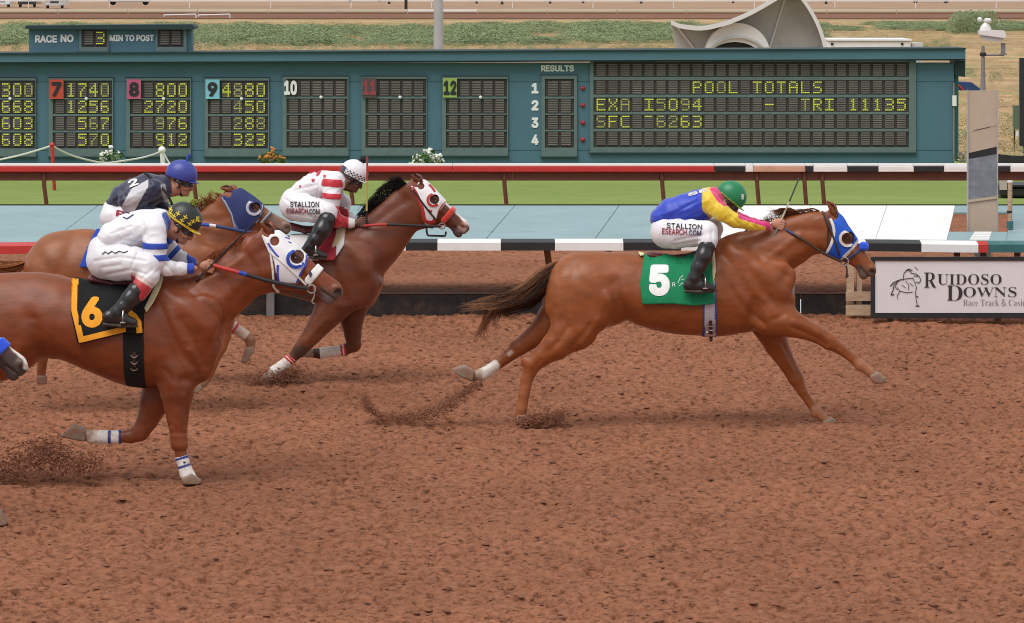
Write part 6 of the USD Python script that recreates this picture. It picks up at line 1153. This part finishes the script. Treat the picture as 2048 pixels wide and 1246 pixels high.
for p in ((326, 494), (344, 508)): j.band(afar, [(p[0] + 16, p[1] - 16), (p[0] - 14, p[1] + 18)], 10, STRAP_BLUE)
def helm6(f, y, u, m):
    c = np.tile(np.array((.022, .025, .026)), (len(f), 1)); c[(u < -.012)] = (.72, .55, .04); return c
FUZZ = mat('black_yellow_fuzz', (.05, .06, .01), rough=.95, dirt=((.45, .40, .02), .5, .6), dscale=120.0)
j.helmet(helm6, pom=(-.005, .142, FUZZ)); j.sole([(209, 648, 4), (243, 651, 4), (274, 652, 3)], -.365)
YEL = mat('yellow_print', (.72, .56, .04), rough=.7)
hd = depth_of([trimesh.Trimesh(np.array(UsdGeom.Mesh(stage.GetPrimAtPath(j.root + '/helmet')).GetPointsAttr().Get()) + base_of(j.root), np.array(UsdGeom.Mesh(stage.GetPrimAtPath(j.root + '/helmet')).GetFaceVertexIndicesAttr().Get()).reshape(-1, 3), process=False)][0])
part(j.root, 'helmet_print', decal(union_all([stroke([(u - 3.4, v - 2.2), (u + 3.4, v + 2.2)], 1.9).union(stroke([(u + 2, v - 3.6), (u - 2, v + 3.6)], 1.9)) for u, v in ((341, 418), (348, 432), (356, 427), (364, 441), (371, 434), (379, 448), (386, 443), (341, 426))] + [fit(glyphs('AL', bold=5), 391, 401, 432, 444)]), hd, .004, 4), YEL)
j.print_on('breeches', 'lettering', stroke([(204, 508), (210, 503), (216, 507), (223, 502), (230, 506), (238, 502), (247, 505), (255, 502)], 1.4), BLACK_PRINT); j.print_on('jersey', 'emblem', union_all([stroke([(246, 434), (254, 437), (266, 429)], 2), stroke([(250, 424), (258, 426)], 2)]), NAVY_PRINT)
whip('long thin whip slanting across the neck of the number 6 horse', [P(391, 562, 26.5), P(418, 536, 26.5), P(470, 483, 26.45), P(524, 430, 26.4)], .009, .005, [('grip', 0, 6, WHIPM), ('shaft', 5, 24, WHIPM)])

# ---- rider of the bay
j = j3 = Rider(33.1, 'jockey in white silks with red stars and red hooped sleeves, white helmet', (708, 348), 28, 27, (.13, .06, .04))
j.folds = [[(570, 398), (622, 434)], [(575, 424), (632, 437)], [(640, 406), (652, 430)], [(575, 384), (632, 370)], [(592, 396), (642, 390)], [(642, 350), (634, 394)], [(668, 438), (682, 452)], [(686, 440), (692, 452)], [(612, 352), (600, 372)]]
j.wear('jersey', [(588, 390, 15, 0), (604, 384, 21, 0), (628, 374, 28, 0), (652, 370, 28, 0), (672, 364, 22, 0)], (1.6, 1.4, 1.2, 1.2, 1.35), .04)
j.wear('jersey', [(664, 370, 20, -.15), (663, 396, 17, -.20), (662, 424, 15, -.22), (674, 441, 13.5, -.19), (700, 446, 9, -.12), (712, 447, 7.5, -.10)], 1.0, .03)
j.wear('jersey', [(668, 368, 19, .15), (672, 396, 16, .20), (682, 420, 13, .2), (700, 436, 10, .14), (712, 443, 7.5, .1)], 1.0, .03)
j.wear('breeches', [(590, 411, 31, -.05), (604, 414, 29, -.10), (630, 420, 25, -.19), (654, 424, 21, -.24)], 1.0, .04)
j.wear('breeches', [(590, 411, 31, .05), (610, 412, 28, .10), (650, 408, 24, .19), (684, 405, 18, .22)], 1.0, .04)
j.wear('breeches', [(584, 394, 17, 0), (588, 404, 24, 0)], 1.4, .04)
j.wear('breeches', [(684, 405, 17, .22), (686, 428, 14, .27)], 1.0, .02)
j.wear('breeches', [(654, 424, 20, -.24), (656, 440, 16, -.28)], 1.0, .02)
for nm, g in (('boot', -1), ('boot_far', 1)):
    o = 0 if g < 0 else 12
    j.wear(nm, [(654 + o, 440, 18, g * .30), (644 + o, 460, 17.5, g * .325), (630 + o, 480, 14.5, g * .345), (620 + o, 494, 11.5, g * .36)], 1.0, .02, shrink=.02)
    j.wear(nm, [(619 + o, 494, 12, g * .36), (610 + o, 503, 9, g * .365), (630 + o, 506, 9.5, g * .365), (648 + o, 512, 6.5, g * .37)], .85, .02, shrink=.02)
j.head([(680, 362, 13, 0), (692, 368, 12, 0), (698, 370, 12, 0)])
j.hand((722, 446), -.09, 8); j.hand((726, 441), .09, 8, -1)
def silk3(u, v, m):
    c = np.tile(np.array((.72, .71, .74)), (len(u), 1)); y = m.vertices[:, 1] - j3.Y; arm = (np.abs(y) > .09) & (u > 639) & (dseg(u, v, [(664, 370), (662, 424), (674, 441), (712, 447)]) < 26)
    t = v + (u - 660) * -.12; red = arm & (t > 410); red |= (u > 668) & (v > 430); c[red] = (.50, .025, .04); c[(u > 697)] = (.74, .73, .74); return c
j.finish({'jersey': [((711, 447), (-1, 0), None)]}, {'jersey': silk3, 'breeches': const((.70, .69, .72))})
arm = [(664, 370, 20, -.15), (663, 396, 17, -.20), (662, 424, 15, -.22), (674, 441, 13.5, -.19)]
for v0, w_ in ((366, 15), (392, 11)): j.band(arm, [(640, v0 - 2), (690, v0 + 2)], w_, SLEEVE_RED)
def helm3(f, y, u, m):
    c = np.tile(np.array((.74, .74, .76)), (len(f), 1)); a = np.arctan2(y, f); ck = (u > -.02) & (u < .022) & (f > -.08); c[ck & ((np.floor(a / .17) + np.floor((u + .02) / .014)).astype(int) % 2 == 0)] = (.02, .02, .03); c[(f < -.085) & (u < .03)] = (.05, .05, .09); c[u < -.045] = (.7, .7, .72); return c
j.helmet(helm3, pom=(.012, .15, mat('black_fuzz', (.012, .012, .018), rough=.95))); j.sole([(607, 512, 3.2), (630, 515, 3.2), (650, 518, 2.5)], -.365)
SR = mat('red_motif', (.48, .025, .05), rough=.65)
for st_ in [star(626, 360, 5), star(649, 352, 4.5), star(600, 372, 3.5), star(640, 343, 3), stroke([(620, 345), (630, 341), (638, 346), (634, 350)], 4)]: j.print_on('jersey', 'star', st_, SR)
j.print_on('breeches', 'lettering', fit(glyphs('STALLION', bold=1), 580, 638, 403, 414), BLACK_PRINT); j.print_on('breeches', 'lettering', fit(glyphs('ESEARCH', bold=1), 573, 615, 416.5, 427), RED_PRINT); j.print_on('breeches', 'lettering', fit(glyphs('.COM', bold=1), 616, 639, 417.5, 428.5), BLACK_PRINT)
whip('upright whip with red tip and yellow shaft beside the white helmet', [P(733, 452, 33.0), P(733.5, 420, 33.0), P(734, 370, 33.0), P(734.5, 313, 33.0)], .009, .009, [('grip', 0, 6, WHIPM), ('shaft', 5, 16, mat('yellow_shaft', (.5, .36, .08), rough=.5)), ('popper', 15, 24, STRAP_RED)])

# ---- rider of the second horse
j = j2 = Rider(31.0, 'jockey in navy silks with pale diamond sleeves and shiny royal blue helmet', (363, 352), 31.5, 15, (.42, .20, .13))
j.folds = [[(230, 402), (262, 384), (300, 368)], [(300, 396), (320, 366)], [(262, 372), (250, 396)], [(276, 408), (292, 392)]]
j.wear('jersey', [(226, 408, 15, 0), (244, 396, 25, 0), (268, 388, 31, 0), (296, 380, 33, 0), (322, 376, 26, 0)], (1.6, 1.4, 1.2, 1.2, 1.35), .04)
j.wear('jersey', [(305, 378, 21, -.17), (276, 394, 19, -.24), (254, 401, 17.5, -.26), (262, 414, 15, -.24), (300, 424, 12, -.18), (338, 430, 9, -.12)], 1.0, .03)
j.wear('jersey', [(312, 378, 21, .17), (318, 405, 18, .22), (330, 424, 14, .2), (356, 430, 10, .12)], 1.0, .03)
for g in (-1, 1):
    j.wear('breeches', [(228, 436, 28, g * .05), (250, 440, 28, g * .10), (285, 444, 25, g * .19), (315, 452, 21, g * .24)], 1.0, .04)
    j.wear('breeches', [(315, 452, 20, g * .24), (305, 480, 15, g * .29)], 1.0, .02)
j.wear('breeches', [(222, 414, 15, 0), (226, 424, 22, 0)], 1.4, .04)
for nm, g in (('boot', -1), ('boot_far', 1)):
    j.wear(nm, [(306, 476, 16, g * .3), (290, 505, 14, g * .34), (274, 530, 11.5, g * .36)], 1.0, .02, shrink=.02); j.wear(nm, [(272, 531, 11, g * .36), (264, 540, 9, g * .365), (284, 543, 9, g * .365), (302, 547, 6.5, g * .37)], .85, .02, shrink=.02)
j.head([(330, 380, 15, 0), (346, 378, 14, 0), (354, 376, 13, 0)])
j.hand((352, 433), -.09, 0); j.hand((366, 430), .09, 0, -1)
def silk2(u, v, m):
    c = np.tile(np.array((.022, .026, .06)), (len(u), 1)); y = m.vertices[:, 1] - j2.Y; arm = (y < -.15) & (u < 296); d = dseg(u, v, [(305, 378), (276, 394), (254, 401), (262, 414)]); w = arm & ((np.abs((u - 268) * .9 + (v - 396) * .5) % 38 < 14)); c[w] = (.5, .5, .53)
    c[dseg(u, v, [(326, 372), (332, 400)]) < 5] = (.4, .4, .42); return c
j.finish({}, {'jersey': silk2, 'breeches': const((.70, .69, .72))})
def helm2(f, y, u, m): return np.tile(np.array((.045, .06, .30)), (len(f), 1))
j.helmet(helm2)
part(j.root, 'helmet_tassel', tube(spline([P(371, 330, 31), P(375, 318, 31), P(379, 308, 31)], 8), .010, 8, .013), STRAP_BLUE, smooth=50)
j.print_on('breeches', 'lettering', affinity.rotate(fit(glyphs('R', bold=3), 232, 250, 421, 433), 10), RED_PRINT); j.print_on('jersey', 'lettering', affinity.rotate(fit(glyphs('2', bold=4), 256, 276, 358, 372), -20), WHITE_PRINT)
whip('short black whip tucked behind the neck of the jockey in navy', [P(290, 345, 30.84), P(312, 366, 30.82), P(334, 388, 30.8), P(350, 430, 30.88)], .014, .009, [('shaft', 0, 16, WHIPM), ('grip', 15, 24, WHIPM)])
